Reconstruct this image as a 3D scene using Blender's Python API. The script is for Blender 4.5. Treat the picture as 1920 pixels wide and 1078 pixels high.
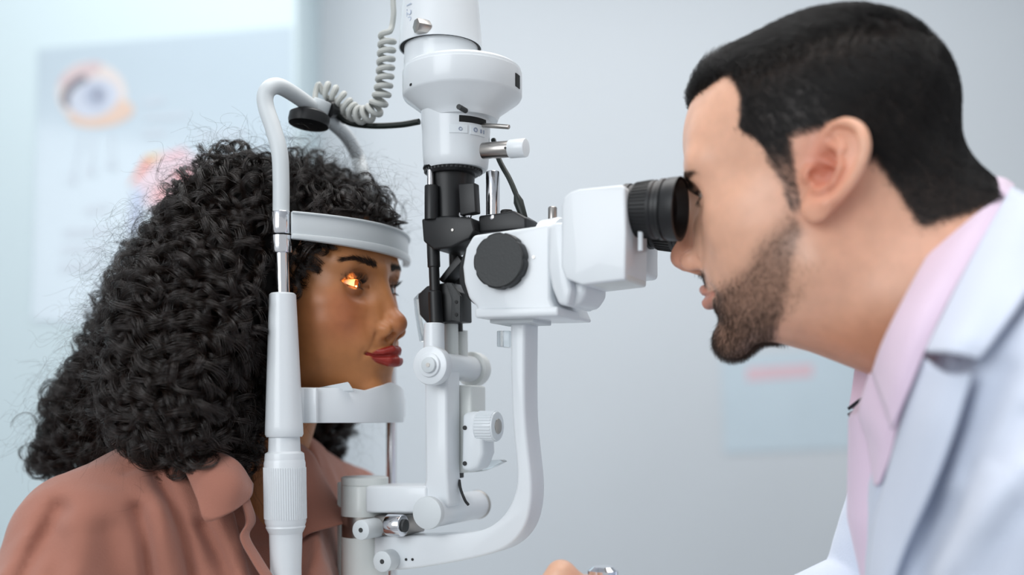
import bpy, bmesh, math, random
import numpy as np
from mathutils import Vector, Matrix

for o in list(bpy.data.objects): bpy.data.objects.remove(o)
scene = bpy.context.scene
COL = scene.collection
random.seed(4); RNG = np.random.default_rng(7)

# ------------------------------------------------------------------ camera
FPX, CX, HY, CAMH = 1950.0, 960.0, 780.0, 1.10
cam_data = bpy.data.cameras.new('camera'); cam = bpy.data.objects.new('camera', cam_data)
COL.objects.link(cam); scene.camera = cam
cam.location = (0, 0, CAMH); cam.rotation_euler = (math.pi/2, 0, 0)
cam_data.sensor_fit = 'HORIZONTAL'; cam_data.sensor_width = 36.0
cam_data.lens = FPX/1920*36.0
cam_data.shift_y = (HY-539)/1920
cam_data.clip_start = 0.02
cam_data.dof.use_dof = True
cam_data.dof.focus_distance = 0.93
cam_data.dof.aperture_fstop = 1.8

# ------------------------------------------------------------------ light
scene.view_settings.view_transform = 'Standard'
scene.view_settings.look = 'None'
scene.view_settings.gamma = 1.0
scene.view_settings.use_curve_mapping = False
scene.view_settings.exposure = 0.07
world = bpy.data.worlds.new('world'); scene.world = world; world.use_nodes = True
bg = world.node_tree.nodes['Background']
bg.inputs[0].default_value = (0.93, 0.965, 1.0, 1); bg.inputs[1].default_value = 0.55
def area(name, loc, target, sx, sy, power, color):
    l = bpy.data.lights.new(name, 'AREA'); l.shape = 'RECTANGLE'; l.size = sx; l.size_y = sy
    l.energy = power; l.color = color
    o = bpy.data.objects.new(name, l); COL.objects.link(o); o.location = loc
    o.rotation_euler = (Vector(target)-Vector(loc)).to_track_quat('-Z', 'Y').to_euler()
    return o
area('overhead_light', (0.2, 0.7, 2.58), (0.2, 0.7, 0), 1.2, 1.2, 17, (1.0, 0.97, 0.94))
area('overhead_light', (0.0, 1.75, 2.58), (0.0, 1.75, 0), 2.4, .9, 20, (1.0, 0.98, 0.96))  # second overhead light, added to brighten the walls
area('window_daylight', (-1.6, -1.3, 1.9), (0.1, 1.1, 1.1), 1.6, 1.5, 36, (0.93, 0.97, 1.0))

# ------------------------------------------------------------------ helpers
def srgb(r, g, b):
    f = lambda c: (c/255/12.92) if c/255 <= 0.04045 else ((c/255+0.055)/1.055)**2.4
    return (f(r), f(g), f(b), 1.0)

def mat(name, col, rough=0.5, metal=0.0, bump=0.0, bscale=60, var=0.04, vscale=8, coat=0.0, trans=0.0, ior=1.45, sss=0.0, emit=None, estr=0):
    m = bpy.data.materials.new(name); m.use_nodes = True
    nt = m.node_tree; b = nt.nodes['Principled BSDF']
    b.inputs['Roughness'].default_value = rough; b.inputs['Metallic'].default_value = metal
    b.inputs['Coat Weight'].default_value = coat; b.inputs['Transmission Weight'].default_value = trans
    b.inputs['IOR'].default_value = ior
    if sss: b.inputs['Subsurface Weight'].default_value = sss; b.inputs['Subsurface Radius'].default_value = (0.006, 0.003, 0.002); b.inputs['Subsurface Scale'].default_value = 1.0
    tc = nt.nodes.new('ShaderNodeTexCoord')
    n = nt.nodes.new('ShaderNodeTexNoise'); n.inputs['Scale'].default_value = vscale; n.inputs['Detail'].default_value = 3
    nt.links.new(tc.outputs['Object'], n.inputs['Vector'])
    r = nt.nodes.new('ShaderNodeValToRGB')
    c0 = [max(0, x*(1-var)) for x in col[:3]]+[1]; c1 = [min(1, x*(1+var)) for x in col[:3]]+[1]
    r.color_ramp.elements[0].position = .3; r.color_ramp.elements[1].position = .7
    r.color_ramp.elements[0].color = c0; r.color_ramp.elements[1].color = c1
    nt.links.new(n.outputs['Fac'], r.inputs['Fac']); nt.links.new(r.outputs['Color'], b.inputs['Base Color'])
    if bump:
        n2 = nt.nodes.new('ShaderNodeTexNoise'); n2.inputs['Scale'].default_value = bscale; n2.inputs['Detail'].default_value = 4
        nt.links.new(tc.outputs['Object'], n2.inputs['Vector'])
        bp = nt.nodes.new('ShaderNodeBump'); bp.inputs['Strength'].default_value = bump; bp.inputs['Distance'].default_value = 0.002
        nt.links.new(n2.outputs['Fac'], bp.inputs['Height']); nt.links.new(bp.outputs['Normal'], b.inputs['Normal'])
    if emit: b.inputs['Emission Color'].default_value = emit; b.inputs['Emission Strength'].default_value = estr
    return m

def thing(name, label, cat, loc=(0, 0, 0), group=None, kind=None):
    o = bpy.data.objects.new(name, None); COL.objects.link(o); o.location = loc
    o.empty_display_size = 0.05
    tag(o, label, cat, group, kind); return o
def tag(o, label=None, cat=None, group=None, kind=None):
    if label: o['label'] = label
    if cat: o['category'] = cat
    if group: o['group'] = group
    if kind: o['kind'] = kind
    return o
WLOC = {}
def wloc(o):
    l = Vector((0, 0, 0))
    if o.parent is None: return o.location.copy()
    return WLOC.get(o.name, Vector((0, 0, 0)))
def put(o, parent):
    """parent o (whose mesh is in world coordinates) to parent, keeping it where it is"""
    if parent is not None:
        o.parent = parent
        base = Vector((0, 0, 0)); q = parent
        while q is not None:
            if q.parent is None: base = q.location.copy()
            q = q.parent
        o.matrix_parent_inverse = Matrix.Translation(-base) if parent.parent is None else Matrix.Identity(4)
    return o
def finish(name, me, m, parent, smooth=True, sharp=38):
    if smooth and len(me.polygons):
        me.polygons.foreach_set('use_smooth', np.ones(len(me.polygons), bool))
        if sharp: me.set_sharp_from_angle(angle=math.radians(sharp))
    if m: me.materials.append(m)
    o = bpy.data.objects.new(name, me); COL.objects.link(o)
    return put(o, parent)
def mesh_np(name, V, F, m=None, parent=None, smooth=True, sharp=38):
    me = bpy.data.meshes.new(name)
    V = np.asarray(V, np.float32); F = np.asarray(F, np.int32)
    me.vertices.add(len(V)); me.vertices.foreach_set('co', V.ravel())
    k = F.shape[1]
    me.loops.add(F.size); me.loops.foreach_set('vertex_index', F.ravel())
    me.polygons.add(len(F)); me.polygons.foreach_set('loop_start', np.arange(0, F.size, k, dtype=np.int32))
    me.update(calc_edges=True); me.validate()
    return finish(name, me, m, parent, smooth, sharp)

class MB:
    """collects shapes (world coordinates) into one bmesh"""
    def __init__(s): s.bm = bmesh.new()
    def raw(s, V, F, bevel=0, seg=2, ang=30):
        b = bmesh.new(); vs = [b.verts.new(tuple(v)) for v in V]
        for f in F:
            try: b.faces.new([vs[i] for i in f])
            except ValueError: pass
        bmesh.ops.remove_doubles(b, verts=b.verts, dist=1e-6)
        bmesh.ops.recalc_face_normals(b, faces=b.faces)
        if bevel:
            es = [e for e in b.edges if len(e.link_faces) == 2 and e.calc_face_angle(0) > math.radians(ang)]
            bmesh.ops.bevel(b, geom=es, offset=bevel, offset_type='OFFSET', segments=seg, profile=0.5, affect='EDGES', clamp_overlap=True)
        me = bpy.data.meshes.new('t'); b.to_mesh(me); b.free()
        s.bm.from_mesh(me); bpy.data.meshes.remove(me); return s
    def lathe(s, p0, p1, prof, n=40, bevel=0):
        """prof: list of (t, r); t runs 0..1 from p0 to p1, r in metres"""
        p0 = np.array(p0, float); p1 = np.array(p1, float); a = p1-p0; L = np.linalg.norm(a); a = a/L
        ref = np.array([0, 0, 1.]) if abs(a[2]) < .9 else np.array([1., 0, 0])
        e1 = np.cross(a, ref); e1 /= np.linalg.norm(e1); e2 = np.cross(a, e1)
        V = []; F = []
        for t, r in prof:
            for i in range(n):
                g = 2*math.pi*i/n
                V.append(p0+a*L*t+(e1*math.cos(g)+e2*math.sin(g))*max(r, 1e-5))
        m = len(prof)
        for j in range(m-1):
            for i in range(n):
                F.append((j*n+i, j*n+(i+1) % n, (j+1)*n+(i+1) % n, (j+1)*n+i))
        F.append(tuple(range(n))); F.append(tuple(range((m-1)*n, m*n)))
        return s.raw(V, F, bevel)
    def cyl(s, p0, p1, r, r1=None, n=36, bevel=0.0008):
        return s.lathe(p0, p1, [(0, r), (1, r if r1 is None else r1)], n, bevel)
    def tube(s, P, r, n=12, closed=False):
        P = [np.array(p, float) for p in P]; k = len(P)
        R = [r]*k if np.isscalar(r) else list(r)
        V = []; F = []
        T = [P[min(i+1, k-1)]-P[max(i-1, 0)] for i in range(k)]; T = [t/(np.linalg.norm(t)+1e-12) for t in T]
        ref = np.array([0, 0, 1.]) if abs(T[0][2]) < .9 else np.array([1., 0, 0])
        e = np.cross(T[0], ref); e /= np.linalg.norm(e)
        for i in range(k):
            e = e-T[i]*e.dot(T[i]); e /= np.linalg.norm(e); f = np.cross(T[i], e)
            for j in range(n):
                g = 2*math.pi*j/n; V.append(P[i]+(e*math.cos(g)+f*math.sin(g))*R[i])
        for i in range(k-1):
            for j in range(n): F.append((i*n+j, i*n+(j+1) % n, (i+1)*n+(j+1) % n, (i+1)*n+j))
        F.append(tuple(range(n))); F.append(tuple(range((k-1)*n, k*n)))
        return s.raw(V, F)
    def prism(s, P, off, bevel=0.002, seg=3, ang=30):
        """closed outline P (world points) extruded by the vector off"""
        P = [np.array(p, float) for p in P]; n = len(P); off = np.array(off, float)
        V = P+[p+off for p in P]
        F = [tuple(range(n)), tuple(range(n, 2*n))]+[(i, (i+1) % n, n+(i+1) % n, n+i) for i in range(n)]
        return s.raw(V, F, bevel, seg, ang)
    def build(s, name, m, parent=None, sharp=38):
        me = bpy.data.meshes.new(name); s.bm.to_mesh(me); s.bm.free()
        return finish(name, me, m, parent, True, sharp)

def smooth_path(P, n=8):
    """Catmull-Rom through the points P"""
    P = [np.array(p, float) for p in P]; Q = [2*P[0]-P[1]]+P+[2*P[-1]-P[-2]]; out = []
    for i in range(1, len(Q)-2):
        a, b, c, d = Q[i-1:i+3]
        for j in range(n):
            t = j/n
            out.append(.5*((2*b)+(c-a)*t+(2*a-5*b+4*c-d)*t*t+(-a+3*b-3*c+d)*t**3))
    out.append(P[-1]); return out

# a pixel gives a direction; the distance is a depth, or the plane of the instrument it lies in
def pt(px, py, Y): return np.array([(px-CX)/FPX*Y, Y, CAMH-(py-HY)/FPX*Y])
TH = math.radians(25)
UA = np.array([math.cos(TH), -math.sin(TH), 0]); VA = np.array([-math.sin(TH), -math.cos(TH), 0]); WA = np.array([0, 0, 1.])
EYE_W = pt(672, 525, 0.965)                     # patient's near eye, 30 mm off the optical midplane
ORG = EYE_W-0.030*VA
def PL(px, py, v):
    """point seen at a pixel on the instrument plane at lateral offset v (v > 0 is the camera's side)"""
    d = np.array([(px-CX)/FPX, 1.0, -(py-HY)/FPX]); c = np.array([0, 0, CAMH])
    t = (v-(c-ORG).dot(VA))/d.dot(VA); return c+t*d
def uw(px, py, v):
    q = PL(px, py, v)-ORG; return q.dot(UA), q.dot(WA)
def LOC(u, v, w): return ORG+u*UA+v*VA+w*WA
def rpx(r, p): return r*p[1]/FPX                # radius in pixels -> metres at that depth
# ------------------------------------------------------------------ materials
M_WALL = mat('wall_paint_grey', srgb(203, 210, 216), .6, bump=.08, bscale=140, var=.015, vscale=2)
M_WALL_L = mat('wall_paint_white', srgb(204, 221, 227), .55, bump=.08, bscale=140, var=.012, vscale=2)
M_FLOOR = mat('vinyl_floor', srgb(150, 152, 156), .4, var=.05, vscale=6)
M_CEIL = mat('ceiling_white', srgb(225, 227, 230), .8, var=.02)
M_WHITE = mat('white_enamel', srgb(222, 227, 231), .32, var=.015, vscale=5, coat=.25)
M_WHITE2 = mat('cream_enamel', srgb(217, 221, 219), .36, var=.02, vscale=5, coat=.2)
M_GREY = mat('pale_grey_plastic', srgb(206, 212, 215), .42, var=.02, vscale=6)
M_BLACK = mat('black_plastic', srgb(26, 27, 29), .42, var=.15, vscale=20)
M_BLACK2 = mat('black_rubber', srgb(17, 18, 19), .62, var=.1, vscale=20)
M_CHAR = mat('charcoal_knob_face', srgb(52, 54, 55), .55, bump=.15, bscale=500, var=.06)
M_CHROME = mat('chrome', srgb(225, 226, 230), .13, 1.0, var=.02)
M_STEEL = mat('brushed_steel', srgb(176, 172, 168), .3, 1.0, var=.05, vscale=30)
M_CLEAR = mat('clear_plastic', srgb(235, 240, 242), .08, trans=.95, ior=1.3, var=.01)
M_PAPER = mat('paper', srgb(226, 232, 236), .7, var=.01)
M_CABLE = mat('green_black_cable', srgb(22, 30, 26), .45, var=.1)
M_CORD = mat('grey_cord', srgb(182, 184, 180), .5, var=.03)

# ------------------------------------------------------------------ the room
WY = 2.75
def quad_box(name, m, x0, x1, y0, y1, z0, z1, kind='structure', parent=None):
    V = [(x, y, z) for x in (x0, x1) for y in (y0, y1) for z in (z0, z1)]
    F = [(0, 1, 3, 2), (4, 6, 7, 5), (0, 4, 5, 1), (2, 3, 7, 6), (0, 2, 6, 4), (1, 5, 7, 3)]
    o = MB().raw(V, F).build(name, m, parent); 
    if kind and parent is None: o['kind'] = kind
    return o
quad_box('floor', M_FLOOR, -2.6, 2.6, -2.0, WY+.1, -.1, 0)
quad_box('ceiling', M_CEIL, -2.6, 2.6, -2.0, WY+.1, 2.62, 2.72)
quad_box('wall_back', M_WALL, -2.6, 2.6, WY, WY+.1, 0, 2.62)
# a projecting wall stands in front of the back wall on the left; its right corner is the vertical edge in view
ce = pt(557, 100, 2.45)[0]
P4 = [(-2.6, 2.30), (ce, 2.45), (ce, WY), (-2.6, WY)]
V = [(x, y, z) for z in (0, 2.62) for x, y in P4]
wl = MB().raw(V, [(0, 1, 2, 3), (4, 5, 6, 7), (0, 1, 5, 4), (1, 2, 6, 5), (2, 3, 7, 6), (3, 0, 4, 7)], bevel=.006).build('wall_left', M_WALL_L); wl['kind'] = 'structure'
def on_left(px, py, off=0.0):
    """point of the left wall's face seen at a pixel"""
    a = np.array([-2.6, 2.30]); b = np.array([ce, 2.45]); n = np.array([b[1]-a[1], -(b[0]-a[0])]); n /= np.linalg.norm(n)
    if n[1] > 0: n = -n
    k = n.dot(a)+off
    d = np.array([(px-CX)/FPX, 1.0]); t = k/n.dot(d)
    return np.array([d[0]*t, t, CAMH-(py-HY)/FPX*t])
def flat(name, outline, m, parent, off, at=on_left, th=.0006):
    """thin printed shape on the wall"""
    P = [at(px, py, off) for px, py in outline]
    nrm = np.cross(P[1]-P[0], P[2]-P[0]); nrm /= np.linalg.norm(nrm)
    if nrm[1] > 0: nrm = -nrm
    return MB().prism(P, -nrm*th, bevel=0).build(name, m, parent)
def oval(cx, cy, a, b, rot=0, n=28, t0=0, t1=2*math.pi):
    r = math.radians(rot)
    return [(cx+a*math.cos(t)*math.cos(r)-b*math.sin(t)*math.sin(r), cy+a*math.cos(t)*math.sin(r)+b*math.sin(t)*math.cos(r)) for t in [t0+(t1-t0)*i/n for i in range(n+(0 if t1-t0 > 6.2 else 1))]]
def ink(name, r, g, b):
    k = .35                                                # print colours mixed towards a pale blue-grey
    return mat('ink_'+name, srgb(r*(1-k)+212*k, g*(1-k)+222*k, b*(1-k)+230*k), .25, var=.03, vscale=15)
po = thing('eye_anatomy_poster', 'laminated eye anatomy poster with a printed eye on the white wall', 'poster', tuple(on_left(300, 600, .002)))
M_LAM = mat('laminated_sheet', srgb(190, 206, 217), .16, var=.01, coat=.35)
flat('poster_sheet', [(72, 92), (400, 62), (548, 48), (548, 640), (60, 600)], M_LAM, po, .003, th=.002)
flat('printed_face_skin', oval(172, 176, 66, 60, 15), ink('skin', 226, 208, 200), po, .0038)
flat('printed_brow', oval(150, 138, 44, 15, -25), ink('brow', 208, 176, 176), po, .0044)
flat('printed_lower_lid', oval(190, 212, 62, 26, -8), ink('lid', 222, 178, 150), po, .0044)
flat('printed_eye_white', oval(176, 184, 48, 35, -18), ink('white', 190, 198, 216), po, .0050)
flat('printed_lash_line', oval(158, 172, 46, 30, -30, t0=math.radians(165), t1=math.radians(290))+oval(164, 176, 40, 22, -30, t0=math.radians(165), t1=math.radians(290))[::-1], ink('lash', 70, 62, 74), po, .0056)
flat('printed_iris', oval(180, 180, 22, 22), ink('iris', 150, 160, 186), po, .0056)
flat('printed_pupil', oval(184, 178, 9, 10), ink('pupil', 100, 104, 128), po, .0060)
flat('printed_eyeball_diagram', oval(330, 345, 75, 62), ink('pink', 226, 190, 200), po, .0044)
flat('printed_sclera_wedge', [(240, 350), (272, 294), (304, 288), (286, 304), (262, 330)], ink('orange', 226, 96, 60), po, .0050)
flat('printed_yellow_wedge', [(272, 292), (306, 286), (290, 302), (274, 302)], ink('yellow', 228, 170, 90), po, .0056)
flat('printed_red_band', [(306, 292), (345, 276), (350, 284), (312, 300)], ink('redband', 226, 150, 156), po, .0050)
flat('printed_retina_spot', oval(345, 330, 22, 14), ink('red', 232, 130, 128), po, .0050)
flat('printed_retina_spot', oval(305, 362, 16, 22, 30), ink('red2', 232, 150, 150), po, .0050)
flat('printed_blue_band', [(246, 360), (272, 352), (266, 400), (258, 440), (240, 440)], ink('blue', 168, 182, 214), po, .0050)
M_INK = ink('text', 186, 198, 210)
for k, (x0, y0, x1, y1) in enumerate([(268, 186, 308, 198), (272, 216, 352, 226), (270, 246, 310, 258), (372, 250, 460, 262), (120, 430, 210, 446), (116, 462, 200, 478), (114, 494, 190, 512), (160, 388, 205, 402)]):
    flat('printed_text_line', [(x0, y0), (x1, y0-6), (x1, y1-6), (x0, y1)], M_INK, po, .0044)
for x0, y0, x1, y1 in [(152, 250, 134, 332), (172, 250, 168, 318), (206, 248, 208, 306)]:
    flat('printed_leader_line', [(x0, y0), (x0+5, y0), (x1+5, y1), (x1, y1)], M_INK, po, .0044)
    flat('printed_leader_dot', oval(x1+2, y1+4, 10, 8), M_INK, po, .0050)
def on_back(px, py, off=0.0):
    t = WY-off; return np.array([(px-CX)/FPX*t, t, CAMH-(py-HY)/FPX*t])
no = thing('wall_notice', 'pale blue paper notice with a pink printed bar on the grey wall', 'notice', tuple(on_back(1490, 850, .002)))
flat('notice_sheet', [(1352, 672), (1640, 650), (1655, 838), (1358, 850)], mat('notice_paper', srgb(196, 212, 222), .5, var=.02), no, .003, on_back, .002)
flat('pink_bar', [(1400, 690), (1524, 682), (1524, 706), (1400, 714)], ink('pinkbar', 226, 178, 188), no, .0038, on_back)
# ------------------------------------------------------------------ table under the instrument (below the picture)
TZ = .80
c0 = LOC(.09, 0, 0)
tb = thing('instrument_table', 'grey topped instrument table under the slit lamp', 'table', (c0[0], c0[1], 0))
P = [LOC(-.14, -.30, 0), LOC(.50, -.30, 0), LOC(.50, .20, 0), LOC(-.14, .20, 0)]
MB().prism([np.array([p[0], p[1], TZ-.03]) for p in P], (0, 0, .03), .006).build('table_top', M_GREY, tb)
cc = LOC(.16, -.05, 0)
MB().cyl((cc[0], cc[1], .03), (cc[0], cc[1], TZ-.03), .04).build('pedestal', M_WHITE, tb)
MB().lathe((cc[0], cc[1], 0), (cc[0], cc[1], .04), [(0, .24), (.5, .235), (1, .05)]).build('foot', M_BLACK, tb)

# ------------------------------------------------------------------ chin rest frame
VN, VF = .095, -.095
cr0 = PL(534, 1000, VN)
cr = thing('chin_rest_frame', 'white chin rest frame with chrome collars and a forehead band beside the curly hair', 'chin rest', (cr0[0], cr0[1], TZ))
def axpt(py, v=VN): return PL(np.interp(py, [160, 400, 560, 820, 1078], [524, 527, 530, 533, 537]), py, v)
def post_lathe(rows, n=48):
    """rows: (py, radius in px) down the near post"""
    mb = MB(); a = axpt(rows[0][0]); b = axpt(rows[-1][0])
    Z0, Z1 = a[2], b[2]
    prof = []
    for py, r in rows:
        p = axpt(py); prof.append(((p[2]-Z0)/(Z1-Z0), rpx(r, p)))
    return mb.lathe(a, b, prof, n)
path = [(527, 402, VN), (527, 340, VN), (524, 285, VN), (512, 240, VN), (500, 205, VN), (497, 182, VN), (505, 166, VN-.003), (524, 162, VN-.014), (556, 180, VN-.042), (592, 206, VN-.075), (626, 232, VN-.115), (650, 256, VN-.150), (668, 288, VF), (679, 322, VF), (686, 360, VF), (690, 420, VF), (692, 470, VF)]
MB().tube(smooth_path([PL(*p) for p in path], 8), .0074, 20).build('hoop_tube', M_GREY, cr)
col = post_lathe([(398, 19), (400, 20), (438, 20), (440, 19)]); col.build('chrome_collar', M_CHROME, cr)
post_lathe([(441, 18), (443, 21), (472, 21), (475, 20)]).build('chrome_ring', M_CHROME, cr)
q0 = PL(509, 402, VN+.004); q1 = PL(516, 440, VN+.004)
mb = MB(); mb.prism([PL(508, 400, VN+.006), PL(517, 400, VN+.006), PL(517, 438, VN+.006), PL(508, 438, VN+.006)], -VA*.02, .0015).build('clamp_block', M_GREY, cr)
post_lathe([(470, 14), (556, 14)]).build('chrome_rod', M_CHROME, cr)
post_lathe([(550, 22), (553, 25), (600, 27), (700, 31), (800, 35), (814, 35.5), (819, 33)]).build('tapered_sleeve', M_WHITE, cr)
post_lathe([(817, 28), (821, 29), (846, 30), (850, 36), (858, 37), (864, 37)]).build('neck_ring', M_WHITE, cr)
kn = post_lathe([(862, 37), (868, 38.5), (978, 38.5), (985, 36), (988, 37), (1000, 31)]).build('height_knob', M_WHITE, cr)
mb = MB()
for i in range(56):                                     # knurl ridges round the knob
    g = 2*math.pi*i/56
    a = axpt(876); b = axpt(972); e = np.array([math.cos(g), math.sin(g), 0])*rpx(38.4, a)
    mb.cyl(a+e, b+e, .00062, n=6, bevel=0)
mb.build('knurling', M_WHITE, kn)
pb = axpt(1078); pz = np.array([pb[0], pb[1], TZ])
MB().lathe(axpt(998), pz, [(0, rpx(31, pb)), (.15, rpx(29, pb)), (1, rpx(30, pb))]).build('lower_post', M_WHITE, cr)
# far side: a chrome post, mostly behind the patient
f0 = PL(734, 700, VF); f1 = np.array([f0[0], f0[1], TZ]); f2 = PL(692, 470, VF)
MB().cyl(np.array([f0[0], f0[1], PL(734, 560, VF)[2]]), f1, rpx(9.5, f0)).build('far_post', M_CHROME, cr)
MB().cyl(f2, np.array([f0[0], f0[1], PL(734, 640, VF)[2]]), .0078).build('far_sleeve', M_WHITE, cr)
# forehead band: a strip bowed from post to post round the forehead
u_n = uw(545, 420, VN)[0]; w_c = uw(545, 420, VN)[1]
def band(name, w0f, w1f, bow, m, th, vm=VN, pw=2.0, n=40, u0=None, parent=None):
    u0 = u_n if u0 is None else u0
    inn = []; out = []
    for i in range(n+1):
        v = vm-(2*vm)*i/n; s = abs(v)/vm
        u = u0+bow*(1-s**pw)
        du = -bow*pw*s**(pw-1)/vm*(1 if v > 0 else -1); nn = np.array([1, -du]); nn = nn/np.linalg.norm(nn)
        inn.append((u, v)); out.append((u+nn[0]*th, v+nn[1]*th))
    V = []; F = []
    for i in range(n+1):
        t = i/n
        for (uu, vv), w in ((inn[i], w0f(t)), (out[i], w0f(t)), (out[i], w1f(t)), (inn[i], w1f(t))): V.append(LOC(uu, vv, w))
    for i in range(n):
        for j in range(4): F.append((i*4+j, i*4+(j+1) % 4, i*4+4+(j+1) % 4, i*4+4+j))
    F.append((0, 1, 2, 3)); F.append(tuple(n*4+j for j in range(4)))
    return MB().raw(V, F, bevel=.0012, seg=2, ang=40).build(name, m, parent or cr)
BB = .039
b_ = band('forehead_band', lambda t: w_c-.0100, lambda t: w_c+.0100, BB, M_GREY, .004)
band('band_rim', lambda t: w_c+.0085, lambda t: w_c+.0108, BB, M_GREY, .0062, parent=b_)
band('band_pad', lambda t: w_c-.0135-.003*math.sin(math.pi*t), lambda t: w_c-.0090, BB, M_GREY, .0062, parent=b_)
# chin cup: a bowed wall with a scooped top and a floor
wb = uw(600, 793, .06)[1]; wt = uw(600, 727, .06)[1]
u_c = uw(560, 760, .075)[0]
def top_w(t):
    k = np.interp(t, [0, .22, .30, .40, .52, .62, .78, 1], [0, 0, -.002, .002, .0065, .004, -.001, 0]); return wt+k
CB = .045
band('chin_cup', lambda t: wb, top_w, CB, M_WHITE, .005, vm=.078, pw=2.3, u0=u_c)
V = [LOC(u_c+CB*(1-(abs(v)/.078)**2.3), v, wb) for v in np.linspace(.078, -.078, 41)]
MB().prism(V, (0, 0, .006), .001).build('cup_floor', M_WHITE, cr)
MB().prism([LOC(u_c, .079, wb), LOC(u_c+.02, .0765, wb), LOC(u_c+.02, .0765, wt-.0005), LOC(u_c, .079, wt-.0005)], -VA*.004, .001).build('cup_side', M_WHITE, cr)
pa = PL(556, 740, .085); pc = LOC(u_c+.01, .074, (wb+wt)/2)
MB().prism([LOC(u_c-.026, .0815, wb), LOC(u_c+.004, .0815, wb), LOC(u_c+.004, .0815, wt-.0005), LOC(u_c-.026, .0815, wt-.0005)], -VA*.016, .002).build('cup_bracket', M_WHITE, cr)
MB().prism([LOC(u_c-.02, -.066, wb+.004), LOC(u_c+.015, -.066, wb+.004), LOC(u_c+.015, -.066, wt-.004), LOC(u_c-.02, -.066, wt-.004)], -VA*.022, .003).build('cup_bracket', M_WHITE, cr)
tp = [(590, 728, .062), (652, 716, .056), (662, 732, .05), (610, 735, .058)]
mb = MB(); mb.prism([PL(*p) for p in tp], (0.001, .003, -.0012), 0).build('chin_paper', M_PAPER, cr)

# fixation lamp hanging on the hoop, with its coiled cord
fl0 = PL(580, 222, .03)
fl = thing('fixation_lamp', 'black disc fixation lamp clamped on the bent white tube', 'lamp', tuple(fl0))
ax_ = np.array([.10, .06, 1.0]); ax_ /= np.linalg.norm(ax_)
MB().lathe(fl0-ax_*.008, fl0+ax_*.006, [(0, .0135), (.1, .0188), (.35, .0196), (.8, .0190), (1, .0150)]).build('lamp_disc', M_BLACK, fl)
mb = MB()
for g in (2.2, 3.6, 5.2, .6): 
    e1 = np.cross(ax_, [1, 0, 0]); e1 /= np.linalg.norm(e1); e2 = np.cross(ax_, e1); q = fl0-ax_*.0085+(e1*math.cos(g)+e2*math.sin(g))*.010
    mb.cyl(q, q+ax_*.003, .0016, n=10, bevel=0)
mb.build('lens_holes', M_BLACK2, fl)
MB().cyl(PL(598, 212, .02), PL(606, 188, .02), .0085).build('clamp', M_GREY, fl)
MB().tube(smooth_path([PL(612, 205, .015), PL(628, 206, .0), PL(648, 222, -.02)], 6), [.0085]*5+[.006]*8, 14).build('swivel_arm', M_BLACK, fl)
MB().tube(smooth_path([PL(630, 212, .0), PL(655, 230, -.01), PL(700, 236, -.01), PL(750, 234, -.01), PL(786, 228, -.01)], 8), .0030, 10).build('lead', M_CABLE, fl)
cd0 = PL(600, 170, .01)
pth = smooth_path([PL(*p) for p in [(604, 166, .01), (632, 180, .005), (655, 204, .0), (676, 216, .0), (700, 208, .0), (714, 184, .0), (721, 150, .0), (724, 110, .0), (727, 62, .0)]], 10)
Lc = np.concatenate([[0], np.cumsum([np.linalg.norm(b-a) for a, b in zip(pth[:-1], pth[1:])])]); tot = Lc[-1]
NT = 17; hel = []
pp = np.array(pth)
for i in range(NT*18+1):
    s = tot*i/(NT*18); q = np.array([np.interp(s, Lc, pp[:, k]) for k in range(3)]); q2 = np.array([np.interp(min(s+.004, tot), Lc, pp[:, k]) for k in range(3)]); q3 = np.array([np.interp(max(s-.004, 0), Lc, pp[:, k]) for k in range(3)])
    tn = (q2-q3)/np.linalg.norm(q2-q3); e1 = np.cross(tn, VA); e1 /= np.linalg.norm(e1); e2 = np.cross(tn, e1)
    g = 2*math.pi*i/18; hel.append(q+(e1*math.cos(g)+e2*math.sin(g))*.0066)
lead0 = smooth_path([PL(590, 190, .015), PL(592, 172, .012), PL(598, 158, .01), hel[2]], 5)
lead1 = smooth_path([hel[-3], PL(735, 48, .0), PL(738, 25, -.0), PL(737, -5, -.0), PL(740, -60, 0), PL(790, -110, 0)], 6)
tag(MB().tube(lead0[:-1]+hel[3:-3]+lead1[1:], .0027, 9).build('coiled_cord', M_CORD), 'grey coiled telephone-style cord running up from the fixation lamp', 'cord')

# ------------------------------------------------------------------ slit lamp
sc = PL(684, 1000, 0); sl = thing('slit_lamp', 'white slit lamp microscope with black eyepieces between the two people', 'microscope', (sc[0], sc[1], TZ))
def ext(name, poly, v0, depth, m, parent=None, bevel=.002, seg=3, ang=28):
    return MB().prism([PL(px, py, v0) for px, py in poly], -VA*depth, bevel, seg, ang).build(name, m, parent or sl)
def vl(name, rows, px, v, m, parent=None, n=44, px1=None):
    """vertical lathe: rows (py, r px) at pixel column px"""
    q = lambda py: PL(px if px1 is None else np.interp(py, [rows[0][0], rows[-1][0]], [px, px1]), py, v)
    a, b = q(rows[0][0]), q(rows[-1][0])
    if px1 is None: b = np.array([a[0], a[1], b[2]])
    prof = [((q(py)[2]-a[2])/(b[2]-a[2]), rpx(r, a)) for py, r in rows]
    return MB().lathe(a, b, prof, n).build(name, m, parent or sl)
def hc(name, px, py, v0, v1, r, m, parent=None, bevel=.001, n=40):
    """cylinder across the instrument (along v); r in px at the near end"""
    a = PL(px, py, v0); return MB().cyl(a, a-VA*(v0-v1), rpx(r, a), n=n, bevel=bevel).build(name, m, parent or sl)
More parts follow.
